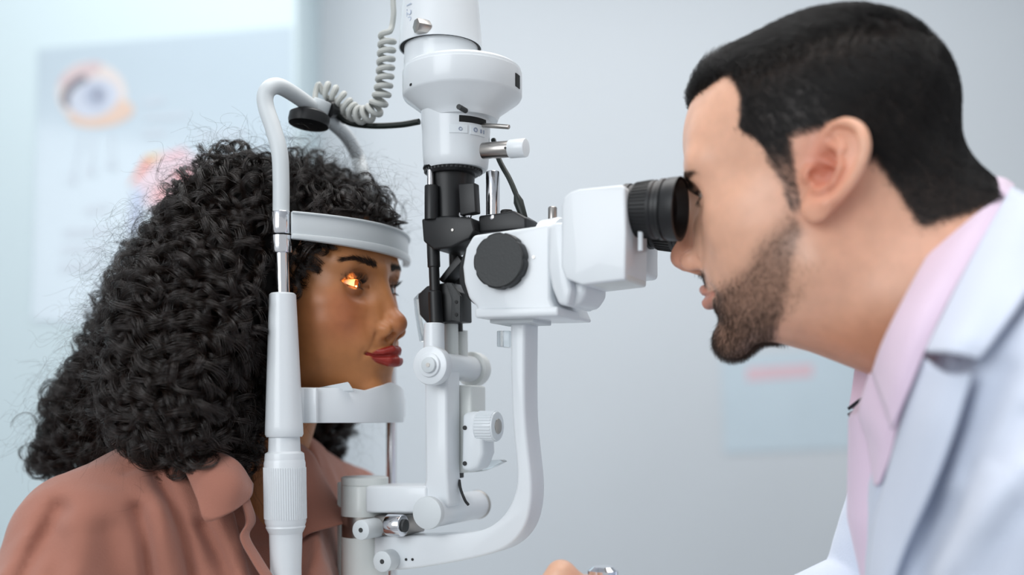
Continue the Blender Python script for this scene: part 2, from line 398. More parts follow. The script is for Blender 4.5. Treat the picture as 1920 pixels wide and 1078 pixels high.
# pivot column
pc = vl('pivot_column', [(893, 40), (895, 44), (908, 44), (909, 42.5), (911, 44), (966, 44)], 684, 0, M_WHITE2)
vl('steel_band', [(965, 43), (1006, 43)], 684, 0, M_STEEL)
p_ = PL(684, 1005, 0)
MB().lathe(p_, (p_[0], p_[1], TZ+.055), [(0, rpx(44, p_)), (1, rpx(44, p_))]).build('column_base', M_WHITE2, sl)
ext('shield_plate', [(632, 905), (637, 903), (637, 1090), (632, 1090)], .0, .03, M_WHITE2, bevel=.0006)
hc('clamp_screw', 676, 994, .045, .015, 19, M_GREY); hc('screw_recess', 676, 994, .0454, .04, 4.5, M_CHAR, bevel=0)
ext('steel_bracket', [(700, 966), (762, 966), (762, 1004), (700, 1004)], .02, .035, M_STEEL)
a = PL(728, 984, .03); MB().cyl(a, a+UA*.016, .010).build('locking_knob', M_CHROME, sl)
b = a+UA*.016; MB().cyl(b, b+UA*.003, .0060).build('knob_face', M_CHAR, sl)
bx_ = [LOC(-.06, -.07, 0), LOC(.30, -.07, 0), LOC(.30, .07, 0), LOC(-.06, .07, 0)]
MB().prism([np.array([p[0], p[1], TZ]) for p in bx_], (0, 0, .055), .008).build('base_carriage', M_WHITE2, sl)
# microscope arm: a bent bar
outer = [(700, 1070), (760, 1068), (830, 1058), (890, 1046), (935, 1033), (965, 1014), (985, 985), (995, 945), (996, 900), (990, 840), (985, 780), (984, 700), (985, 590)]
inner = [(956, 590), (957, 700), (961, 800), (967, 860), (968, 905), (958, 942), (938, 972), (908, 992), (868, 1000), (800, 1004), (700, 1005)]
sm2 = lambda L: [tuple(q) for q in smooth_path([(x, y) for x, y in L], 4)]
arm = ext('microscope_arm', sm2(outer)+sm2(inner), .018, .030, M_WHITE, bevel=.003, ang=35)
hc('arm_screw', 716, 1053, .034, .015, 20, M_GREY, arm); hc('screw_recess', 716, 1053, .0344, .03, 4.5, M_CHAR, arm, bevel=0)
for px in (761, 773): hc('pin_hole', px, 1049, .0186, .015, 2.6, M_BLACK, arm, bevel=0)
ext('reflection_plate', [(931, 620), (955, 620), (955, 650), (931, 650)], .010, .02, M_CLEAR, arm, bevel=.001)  # clear plate added to stand for a bright reflection on the arm
# illumination arm
la = ext('lower_link', [(684, 911), (800, 911), (800, 962), (684, 962)], .024, .046, M_WHITE, bevel=.003)
hc('lower_hinge', 800, 962, .034, -.064, 29, M_WHITE); hc('hinge_cap', 800, 962, .040, .033, 31, M_GREY)
p = PL(800, 962, .034); hx = p-VA*.098
MB().cyl(hx, hx-VA*.004, rpx(30, p)).build('hinge_cap', M_STEEL, sl)
va = ext('upright_arm', [(795, 690), (838, 690), (838, 880), (842, 950), (800, 958), (784, 950), (797, 900)], .022, .026, M_WHITE, bevel=.003)
hc('upper_hinge', 805, 685, .034, -.046, 26, M_WHITE)
uh = hc('hinge_disc', 805, 685, .042, .030, 37, M_WHITE, bevel=.002)
hc('disc_ring', 803, 684, .0445, .04, 23, M_WHITE, uh, bevel=.0012); hc('disc_boss', 802, 684, .0475, .042, 15, M_GREY, uh); hc('boss_screw', 802, 684, .0480, .045, 4, M_STEEL, uh, bevel=0)
p = PL(805, 685, .034); hx = p-VA*.080
MB().cyl(hx, hx-VA*.012, rpx(35, p)).build('hinge_disc', M_WHITE2, sl)
hc('index_slot', 872, 690, -.018, -.022, 3, M_BLACK, bevel=0)
ext('inner_upright', [(846, 722), (884, 722), (884, 792), (880, 886), (846, 888)], -.006, .030, M_WHITE2, bevel=.002)
gb = ext('gear_box', [(866, 775), (890, 770), (904, 778), (906, 850), (896, 878), (880, 884), (864, 882)], .004, .026, M_WHITE, bevel=.004)
for py in (802, 869): hc('box_screw', 871, py, .0048, .0, 4.2, M_BLACK, gb, bevel=0)
a = PL(897, 799, -.004)
kb = MB().cyl(a, a+UA*.020, .0135, bevel=.0015).build('focus_knob', M_WHITE, sl)
mb = MB()
for i in range(30):
    g = 2*math.pi*i/30; e = (VA*math.cos(g)+WA*math.sin(g))*.0134; mb.cyl(a+e+UA*.002, a+e+UA*.018, .0008, n=6, bevel=0)
mb.build('knob_ribs', M_WHITE, kb); MB().cyl(a+UA*.0195, a+UA*.0208, .007).build('knob_centre', M_STEEL, kb)
ext('stop_block', [(845, 886), (859, 886), (859, 897), (845, 897)], -.004, .012, M_BLACK, bevel=.001)
MB().tube(smooth_path([PL(861, 900, .0), PL(864, 918, .003), PL(872, 938, .004), PL(878, 946, .0)], 6), .0014, 8).build('wire', M_BLACK, sl)
ext('lever_plate', [(880, 868), (905, 864), (936, 862), (942, 866), (925, 874), (900, 884), (880, 886)], -.02, .012, M_CLEAR, bevel=.001)
# sockets for the black rods
vl('rod_socket', [(606, 17), (608, 19), (660, 20), (680, 21)], 814, .010, M_WHITE); vl('rod_socket', [(606, 11), (608, 13), (680, 14)], 846, -.014, M_WHITE2); vl('rod_socket', [(620, 11), (700, 12)], 866, -.03, M_WHITE2)
# prism tower
vl('front_rod', [(432, 12), (500, 12), (502, 10), (545, 10), (548, 13), (610, 13)], 811, .010, M_BLACK, px1=818)
vl('rear_rod', [(455, 12), (622, 11)], 853, -.024, M_BLACK, px1=857)
tr = ext('prism_mount', [(783, 552), (800, 536), (842, 528), (862, 548), (863, 602), (800, 606), (786, 590)], .004, .024, M_BLACK, bevel=.0015)
ext('mount_plate', [(836, 530), (846, 530), (863, 555), (863, 604), (846, 600), (846, 560)], .012, .004, M_CHAR, tr, bevel=.0006)
for py in (566, 590): hc('plate_screw', 855, py, .0128, .010, 3.2, M_BLACK2, tr, bevel=0)
ext('mirror', [(822, 524), (830, 530), (866, 490), (858, 478)], .002, .02, M_BLACK, tr, bevel=.0006)
ext('prism_guard', [(775, 560), (786, 548), (790, 560), (800, 604), (797, 640), (786, 640), (778, 590)], -.004, .016, M_CLEAR, bevel=.0008)
cb = ext('rod_clamp', [(790, 410), (838, 404), (884, 408), (890, 432), (880, 448), (846, 464), (812, 468), (793, 452)], .022, .044, M_BLACK, bevel=.0018)
hc('clamp_screw', 848, 431, .0228, .02, 2.6, M_STEEL, cb, bevel=0)
ext('brass_edge', [(820, 459), (848, 459), (848, 464), (820, 464)], .010, .01, mat('brass', srgb(190, 150, 96), .3, 1.0), cb, bevel=.0004)
vl('filter_barrel', [(322, 42), (326, 45), (340, 44), (372, 40), (412, 38)], 846, -.004, M_BLACK)
ext('barrel_panel', [(859, 345), (889, 342), (892, 398), (862, 404)], .022, .01, M_BLACK, bevel=.001)
vl('front_pin', [(348, 12), (350, 13), (412, 13)], 809, .020, M_BLACK); vl('chrome_pin', [(318, 6), (352, 6)], 807, .020, M_CHROME)
for px in (866, 878): vl('adjuster_screw', [(398, 3), (400, 7), (406, 7), (412, 4)], px, .014, M_CHROME)
# lamp head
dr = vl('aperture_ring', [(313, 56), (317, 57), (325, 52), (329, 47)], 850, 0, M_BLACK)
mb = MB(); a = PL(850, 323, 0)
for i in range(40):
    g = 2*math.pi*i/40; e = np.array([math.cos(g), math.sin(g), 0])*rpx(52, a); mb.cyl(a+e-WA*.001, a+e+WA*.002, .0016, n=6, bevel=0)
mb.build('ring_teeth', M_CHAR, dr)
vl('lamp_neck', [(205, 66), (300, 62), (316, 60), (320, 57)], 855, 0, M_WHITE)
fg = vl('lamp_drum', [(126, 92), (129, 104), (134, 110), (139, 110.5), (140, 112), (182, 112), (187, 109), (214, 72), (228, 66)], 867, 0, M_WHITE, n=64)
hc('drum_hole', 860, 200, .0432, .03, 5, M_CHAR, fg, bevel=0)
vl('lamp_barrel', [(60, 68), (135, 70), (150, 71)], 827, 0, M_WHITE)
hs = vl('lamp_housing', [(-75, 60), (-70, 66), (0, 71), (60, 76), (88, 78), (92, 78), (92, 76), (50, 74)], 826, 0, M_WHITE, n=56)
vl('housing_gap_shade', [(80, 75.6), (90.5, 75.6)], 826, 0, M_BLACK2, hs, n=56)  # black ring standing in for the shade in the open gap below
a = PL(774, 46, .047); dv = (VA*.8-UA*.5); dv /= np.linalg.norm(dv)
ts = MB().cyl(a-dv*.016, a-dv*.003, .0068, n=6, bevel=.0008).build('thumb_screw', M_STEEL, hs)
# lettering down the housing, too faint to make out fully
tx = bpy.data.curves.new('lettering', 'FONT'); tx.body = 'M 1.20'; tx.size = .011; tx.extrude = .0001
tx.materials.append(mat('faint_ink', srgb(186, 196, 212), .5))
to = bpy.data.objects.new('housing_lettering', tx); COL.objects.link(to)
ctr_ = PL(826, 20, 0); g = math.radians(-52)
nr_ = np.array([math.sin(g), -math.cos(g), 0]); rr_ = rpx(72.9, ctr_)
pos = ctr_+nr_*(rr_+.0010)+WA*.010
ex_ = -WA; ez_ = nr_; ey_ = np.cross(ez_, ex_)
MT = Matrix(((ex_[0], ey_[0], ez_[0], pos[0]), (ex_[1], ey_[1], ez_[1], pos[1]), (ex_[2], ey_[2], ez_[2], pos[2]), (0, 0, 0, 1)))
dg = bpy.context.evaluated_depsgraph_get(); tm = bpy.data.meshes.new_from_object(to.evaluated_get(dg)); bpy.data.objects.remove(to)
tm.transform(MT); finish('housing_lettering', tm, None, hs, False)
# levers and label on the neck
nk = PL(855, 250, 0); rn = rpx(64, nk)
def on_neck(ang, py, dr=0.0, px=855):
    g = math.radians(ang); c = np.array([nk[0], nk[1], PL(px, py, 0)[2]]); return c+np.array([math.sin(g), -math.cos(g), 0])*(rn+dr)
def neck_patch(name, a0, a1, y0, y1, dr, m, px=855):
    V = []; F = []; n = 12
    for i in range(n+1):
        a = a0+(a1-a0)*i/n
        V += [on_neck(a, y0, dr, px), on_neck(a, y1, dr, px), on_neck(a, y1, -.003, px), on_neck(a, y0, -.003, px)]
    for i in range(n):
        for j in range(4): F.append((i*4+j, i*4+(j+1) % 4, i*4+4+(j+1) % 4, i*4+4+j))
    F += [(0, 1, 2, 3), tuple(n*4+j for j in range(4))]
    return MB().raw(V, F).build(name, m, sl)
def drum_patch(name, a0, a1, y0, y1, dr, m):
    global nk, rn
    k = nk, rn; nk = PL(867, 160, 0); rn = rpx(112, nk); o = neck_patch(name, a0, a1, y0, y1, dr, m, 867); nk, rn = k; return o
drum_patch('drum_notch', 62, 72, 154, 178, .0006, M_BLACK2); drum_patch('drum_pin', -55, -52, 178, 182, .0006, M_BLACK2)
neck_patch('lever_slot', 8, 62, 234, 246, .0004, M_BLACK2)
neck_patch('scale_label', -8, 22, 251, 266, .0005, M_PAPER); neck_patch('scale_label', 27, 58, 250, 267, .0006, M_PAPER)
M_INKG = mat('grey_print', srgb(140, 150, 170), .5)
def ring_mark(ang, py, r0, r1):
    c = on_neck(ang, py, .0012); g = math.radians(ang); t = np.array([math.cos(g), math.sin(g), 0]); V = []; F = []; n = 20
    nn = np.array([math.sin(g), -math.cos(g), 0])
    for i in range(n):
        e = t*math.cos(2*math.pi*i/n)+WA*math.sin(2*math.pi*i/n); V += [c+e*r0, c+e*r1, c+e*r1-nn*.001, c+e*r0-nn*.001]
    for i in range(n):
        k = (i+1) % n
        for j in range(4): F.append((i*4+j, i*4+(j+1) % 4, k*4+(j+1) % 4, k*4+j))
    MB().raw(V, F).build('circle_mark', M_INKG, sl)
ring_mark(36, 258, .0013, .0021); ring_mark(10, 259, .0012, .0016)
neck_patch('tick_mark', 46, 49, 255, 262, .0010, M_INKG); neck_patch('tick_mark', 53, 55, 255, 262, .0010, M_INKG)
a = on_neck(52, 243, -.006); b = PL(955, 238, a.dot(VA)-ORG.dot(VA)+.004)
MB().cyl(a, b, .0021, n=16).build('lever_pin', M_STEEL, sl)
a = PL(905, 283, .018); b = PL(987, 277, .018); L_ = b-a
MB().cyl(a, a+L_*.70, .0072).build('slit_lever', M_STEEL, sl); MB().cyl(a+L_*.62, b, .0082, bevel=.0012).build('lever_knob', M_WHITE, sl)
hc('lever_hole', 947, 277, .0262, .02, 2.4, M_BLACK, bevel=0)
vl('guide_rod', [(322, 12), (324, 13), (404, 13)], 924, -.004, M_CHROME)
bb = ext('rod_bracket', [(897, 404), (930, 400), (962, 394), (986, 408), (986, 430), (897, 436)], .012, .028, M_BLACK, bevel=.002)
vl('bracket_post', [(394, 10), (396, 12), (430, 12)], 950, .004, M_BLACK2, bb); hc('bracket_screw', 922, 407, .0128, .01, 5, M_CHROME, bb)
MB().tube(smooth_path([PL(925, 262, -.02), PL(936, 300, -.01), PL(955, 335, -.006), PL(968, 365, -.004)], 6)+[PL(972, 378, -.004), PL(982, 408, -.004)], [.0024]*19+[.0046, .0036], 10).build('cable', M_CABLE, sl)
# microscope body
body = ext('microscope_body', [(886, 440), (1000, 424), (1032, 418), (1032, 560), (1040, 578), (1046, 590), (895, 594), (893, 575), (878, 560), (869, 530), (866, 500), (872, 465)], .046, .084, M_WHITE, bevel=.005, seg=4, ang=24)
ext('body_plate', [(890, 578), (1046, 574), (1046, 592), (890, 596)], .048, .05, M_WHITE, body, bevel=.002)
ext('dovetail', [(918, 594), (1000, 592), (1000, 604), (918, 606)], .03, .04, M_GREY, body, bevel=.001)
pk = PL(1010, 500, .046)
hc('objective_rim', 924, 508, .038, -.030, 72, M_BLACK, body)
# magnification knob: scalloped disc
kc = PL(934, 488, .056); kr = rpx(53, kc); ring = []
for i in range(96):
    g = 2*math.pi*i/96; r = kr*(1-.045*max(0, math.cos(g*9))**6); ring.append(kc+(UA*math.cos(g)+WA*math.sin(g))*r)
kk = MB().prism(ring, -VA*.016, .0016, 2, 60).build('magnification_knob', M_BLACK, body)
MB().cyl(kc+VA*.0004, kc-VA*.002, kr*.93, n=48, bevel=0).build('knob_face', M_CHAR, kk)
hc('body_pin', 1000, 482, .0466, .04, 3, M_STEEL, body, bevel=0)
# collar between body and binocular head: a tilted disc
a = PL(1028, 494, .004); b = PL(1064, 488, .004)
cl = MB().lathe(a, b, [(0, .036), (.1, .038), (.9, .038), (1, .036)], 56).build('head_collar', M_WHITE, body)
ext('collar_plate', [(1028, 424), (1040, 416), (1058, 416), (1062, 500), (1072, 545), (1064, 574), (1046, 570), (1034, 540), (1026, 500)], .051, .06, M_WHITE, body, bevel=.004, ang=24)
ext('collar_lobe', [(1036, 520), (1100, 516), (1100, 548), (1086, 570), (1060, 575), (1044, 566)], .040, .05, M_WHITE, body, bevel=.005, ang=20)
vl('set_screw', [(388, 7), (390, 8.5), (420, 8.5)], 1036, .01, M_STEEL, body)
hd = ext('prism_box', [(1053, 386), (1057, 370), (1068, 360), (1086, 354), (1166, 346), (1172, 352), (1174, 436), (1172, 524), (1090, 534), (1060, 522), (1052, 500)], .056, .056, M_WHITE, body, bevel=.004, seg=4, ang=24)
ext('prism_box', [(1100, 380), (1190, 370), (1200, 385), (1200, 512), (1110, 520), (1096, 500)], -.004, .054, M_WHITE, body, bevel=.004, seg=4, ang=24)
ext('box_foot', [(1085, 520), (1176, 512), (1176, 526), (1092, 535)], .052, .05, M_WHITE2, hd, bevel=.002)
vl('box_pin', [(434, 5), (470, 5)], 1201, .04, M_PAPER, hd)
def eyepiece(v, dy=0):
    a = PL(1170, 394, .030)-VA*(.030-v); b = PL(1276, 392, .030)-VA*(.030-v)
    if v < 0: a = a-WA*.002; b = b-WA*.002
    r = .0205
    e = MB().lathe(a, b, [(0, r*.94), (.04, r*1.04), (.13, r*1.04), (.14, r*.98), (.20, r*.98), (.21, r*1.05), (.58, r*1.16), (.60, r*1.12), (.66, r*1.12), (.68, r*1.2), (.74, r*1.2), (.75, r*1.15), (.80, r*1.22), (1.0, r*1.26), (1.0, r*1.12), (.82, r*.9)], 56).build('eyepiece', M_BLACK, body)
    mb = MB(); L = b-a; ax = L/np.linalg.norm(L); e1 = np.cross(ax, WA); e1 /= np.linalg.norm(e1); e2 = np.cross(ax, e1)
    for i in range(44):
        g = 2*math.pi*i/44; ee = e1*math.cos(g)+e2*math.sin(g)
        mb.cyl(a+L*.24+ee*r*1.055, a+L*.52+ee*r*1.135, .0007, n=5, bevel=0)
    mb.build('grip_ribs', M_BLACK2, e)
    MB().cyl(a+L*.80, a+L*.83, r*.88, bevel=0).build('lens', mat('coated_lens', srgb(20, 24, 30), .05, coat=1), e)
    mb = MB()
    for k, g in enumerate((3.9, 4.15, 4.4)):
        ee = e1*math.cos(g)+e2*math.sin(g); mb.cyl(a+L*.27+ee*r*1.05, a+L*.27+ee*r*1.095, .0009, n=8, bevel=0)
    mb.build('scale_dots', M_PAPER, e)
eyepiece(.030); eyepiece(-.030)
# joystick on the carriage
jb = PL(1128, 1100, .02)
js = thing('joystick', 'clear capped joystick knob beside the fingertip', 'joystick', (jb[0], jb[1], TZ+.055))
jt = PL(1130, 1072, .02)
MB().lathe((jb[0], jb[1], TZ+.056), jt, [(0, .02), (.1, .012), (.6, .008), (.85, .009), (1, .010)]).build('stick', M_BLACK, js)
MB().lathe(jt-WA*.006, PL(1130, 1062, .02), [(0, .010), (.2, .013), (.7, .013), (1, .009)]).build('knob', M_CHROME, js)

# the slit lamp's own beam: a warm light on the patient's eye
sb = bpy.data.lights.new('slit_beam', 'SPOT'); sb.energy = .9; sb.color = (1.0, .50, .14); sb.spot_size = math.radians(13); sb.spot_blend = .35; sb.shadow_soft_size = .002
so = bpy.data.objects.new('slit_beam', sb); COL.objects.link(so); a = PL(768, 556, .028); so.location = a
so.rotation_euler = (Vector(pt(674, 530, .955))-Vector(a)).to_track_quat('-Z', 'Y').to_euler()
# ------------------------------------------------------------------ smooth distance fields -> meshes
def smin(a, b, k):
    h = np.maximum(k-np.abs(a-b), 0)/k; return np.minimum(a, b)-h*h*k*.25
def smax(a, b, k): return -smin(-a, -b, k)
def sst(a, b, x):
    t = np.clip((x-a)/(b-a), 0, 1); return t*t*(3-2*t)
def ell(x, y, z, c, r, rz=0.0, ry=0.0):
    X, Y, Z = x-c[0], y-c[1], z-c[2]
    if rz: ca, sa = math.cos(rz), math.sin(rz); X, Y = ca*X+sa*Y, -sa*X+ca*Y
    if ry: ca, sa = math.cos(ry), math.sin(ry); X, Z = ca*X+sa*Z, -sa*X+ca*Z
    k0 = np.sqrt((X/r[0])**2+(Y/r[1])**2+(Z/r[2])**2); k1 = np.sqrt((X/r[0]**2)**2+(Y/r[1]**2)**2+(Z/r[2]**2)**2)
    return np.where(k0 < 1e-3, -min(r), k0*(k0-1)/np.maximum(k1, 1e-6))
def rc(x, y, z, a, b, ra, rb):
    ax, ay, az = b[0]-a[0], b[1]-a[1], b[2]-a[2]; L = ax*ax+ay*ay+az*az
    X, Y, Z = x-a[0], y-a[1], z-a[2]
    t = np.clip((X*ax+Y*ay+Z*az)/L, 0, 1)
    return np.sqrt((X-t*ax)**2+(Y-t*ay)**2+(Z-t*az)**2)-(ra+(rb-ra)*t)
def chain(x, y, z, P, k=0):
    """polyline of tapered capsules; P rows (x, y, z, r)"""
    d = None
    for a, b in zip(P[:-1], P[1:]):
        e = rc(x, y, z, a[:3], b[:3], a[3], b[3]); d = e if d is None else (np.minimum(d, e) if not k else smin(d, e, k))
    return d
def gau(x, y, z, c, s): return np.exp(-(((x-c[0])/s[0])**2+((y-c[1])/s[1])**2+((z-c[2])/s[2])**2)*.5)

def mesh_sdf(f, lo, hi, h, fine=None, newton=2):
    """surface nets of f(x,y,z) on a grid of step h (evaluated only near the surface)"""
    lo = np.array(lo, float); hi = np.array(hi, float); B = 6
    nb = np.ceil((hi-lo)/(h*B)).astype(int); n = nb*B+1
    cx = [lo[i]+(np.arange(nb[i])+.5)*B*h for i in range(3)]
    G = np.meshgrid(*cx, indexing='ij')
    d = f(G[0].ravel(), G[1].ravel(), G[2].ravel()).reshape(nb)
    D = np.ones(n, np.float32)*9.0
    D[:nb[0]*B, :nb[1]*B, :nb[2]*B] = np.repeat(np.repeat(np.repeat(np.where(d > 0, 9., -9.), B, 0), B, 1), B, 2)
    act = np.argwhere(np.abs(d) < B*h*1.25)
    r = np.arange(B+1); I = np.stack(np.meshgrid(r, r, r, indexing='ij'), -1).reshape(-1, 3)
    for s in range(0, len(act), 1500):
        idx = (act[s:s+1500, None, :]*B+I[None]).reshape(-1, 3)
        p = lo+idx*h
        D[idx[:, 0], idx[:, 1], idx[:, 2]] = f(p[:, 0], p[:, 1], p[:, 2])
    D[0] = D[-1] = 9; D[:, 0] = D[:, -1] = 9; D[:, :, 0] = D[:, :, -1] = 9
    S = D < 0; N1 = n-1
    flat = lambda a: (a[:, 0]*N1[1]+a[:, 1])*N1[2]+a[:, 2]
    cells = []; pts = []; quads = []
    for ax in range(3):
        s0 = [slice(None)]*3; s1 = [slice(None)]*3; s0[ax] = slice(0, -1); s1[ax] = slice(1, None)
        a = S[tuple(s0)]; b = S[tuple(s1)]; e = np.argwhere(a != b)
        o1, o2 = [(1, 2), (2, 0), (0, 1)][ax]
        e = e[(e[:, o1] > 0) & (e[:, o2] > 0) & (e[:, o1] < N1[o1]) & (e[:, o2] < N1[o2])]
        e1 = e.copy(); e1[:, ax] += 1
        v0 = D[e[:, 0], e[:, 1], e[:, 2]]; v1 = D[e1[:, 0], e1[:, 1], e1[:, 2]]
        t = np.clip(v0/(v0-v1), .02, .98); P = e.astype(float); P[:, ax] += t
        ids = []
        for d1, d2 in ((-1, -1), (0, -1), (0, 0), (-1, 0)):
            c = e.copy(); c[:, o1] += d1; c[:, o2] += d2; k = flat(c); ids.append(k); cells.append(k); pts.append(P)
        q = np.stack(ids, 1); inside = v0 < 0
        q[~inside] = q[~inside][:, ::-1]; quads.append(q)
    cells = np.concatenate(cells); pts = np.concatenate(pts)
    u, inv = np.unique(cells, return_inverse=True); cnt = np.bincount(inv)
    V = np.stack([np.bincount(inv, pts[:, i])/cnt for i in range(3)], 1)*h+lo
    q = np.concatenate(quads); F = np.searchsorted(u, q)
    for _ in range(newton):
        e = h*.3; g = np.empty_like(V); d0 = f(V[:, 0], V[:, 1], V[:, 2])
        for i in range(3):
            W = V.copy(); W[:, i] += e; g[:, i] = (f(W[:, 0], W[:, 1], W[:, 2])-d0)/e
        gg = np.maximum((g**2).sum(1), .05)
        st = np.clip(d0/gg, -h*.5, h*.5); V = V-g*st[:, None]
    return V, F
def vcol(o, C, name='Col'):
    a = o.data.color_attributes.new(name, 'FLOAT_COLOR', 'POINT')
    C = np.concatenate([C, np.ones((len(C), 1))], 1).astype(np.float32); a.data.foreach_set('color', C.ravel())
def lin(r, g, b): return np.array(srgb(r, g, b)[:3])
def mixc(C, c, m): return C*(1-m[:, None])+np.array(c)[None]*m[:, None]
# ------------------------------------------------------------------ the human head, in millimetres: x forward, y left, z up, origin between the ears
def zwarp(z, P): return z-P['ed']*sst(-14, 4, z)          # a longer mid face
def lip_d(x, ay, z, P):
    L = P['lip']; z = z-P['mz']
    up = np.minimum(chain(x, ay, z, [(100.6+L, 0, -45.2, 4.2*P['lipr']), (99.8+L, 5, -44.2, 4.5*P['lipr']), (95.5+L*.6, 14, -46.8, 3.6*P['lipr']), (85, P['mw'], -50.2+P['smile']*.7, 1.2)]), 99)
    lo = chain(x, ay, z, [(98.6+L, 0, -55.2, 5.6*P['lowlip']), (97.2+L, 8, -55.0, 5.2*P['lowlip']), (91+L*.5, 17, -53, 3.4), (85, P['mw'], -50.8+P['smile']*.7, 1.2)])
    return up, lo
def ear_d(x, y, z, P):
    """one ear on the left (+y) side; own frame: a forward, b up, w outwards"""
    s = P.get('ear', 1.0)
    ox, oy, oz = P['earpos']
    t = math.radians(P.get('eartilt', 14)); X, Z = x-ox, z-oz
    a = (X*math.cos(t)+Z*math.sin(t))/s; b = (-X*math.sin(t)+Z*math.cos(t))/s; w0 = (y-oy)/s
    f = math.radians(24); w = w0*math.cos(f)+a*math.sin(f)*1.0; a2 = a*math.cos(f)-w0*math.sin(f)
    a = a2/1.2
    plate = ell(a, b, w, (-8, 1, 0), (15, 29, 4.2))
    hel = [(6, 4, 1.5, 2.4), (4.5, 13, 2.5, 3.0), (1, 22, 3.8, 3.3), (-7, 29, 4.6, 3.5), (-17, 27, 5.0, 3.7), (-23.5, 18, 5, 3.7), (-25, 7, 4.6, 3.5), (-23, -5, 4, 3.3), (-18.5, -15, 3.2, 3.4), (-13, -22, 2.8, 4.2)]
    d = smin(plate, chain(a, b, w, smooth_path(hel, 4)), 3)
    d = smin(d, ell(a, b, w, (-7, -26, 2.2), (9, 9.5, 4.4)), 4)                 # lobe
    # scapha groove and concha bowl
    d = smax(d, -chain(a, b, w, [(-5, 23, 6.5, 2.8), (-14, 22, 7.5, 3.0), (-19, 13, 7.5, 3.0), (-20, 2, 7, 2.6), (-17, -7, 6.5, 2)]), 2.5)
    d = smin(d, chain(a, b, w, [(-1, 15, 2.5, 2.2), (-9, 11, 3.6, 2.8), (-13.5, 2, 4.2, 3), (-13, -8, 4.2, 2.8), (-9, -14, 4.0, 3)]), 2.5)   # antihelix
    d = smin(d, chain(a, b, w, [(-5, 20, 2.5, 2.0), (-11, 13, 3.6, 2.4)]), 2.5)
    d = smax(d, -ell(a, b, w, (-4.5, -1, 5.5), (8, 12.5, 11.0)), 2.2)                 # concha
    d = smin(d, chain(a, b, w, [(1.5, 3.5, 0.5, 2), (-5, 3.2, -1.5, 1.6), (-9, 2.0, -1.5, 1.4)]), 2)   # helix crus
    d = smin(d, ell(a, b, w, (4.5, -6, 3.6), (3.2, 6, 3.2)), 3)                  # tragus
    d = smin(d, ell(a, b, w, (-6, -15.5, 3.8), (4, 3, 3)), 2.5)                  # antitragus
    d = smax(d, -ell(a, b, w, (1.0, -6, -2), (3.5, 4, 9)), 2)
    return d*s
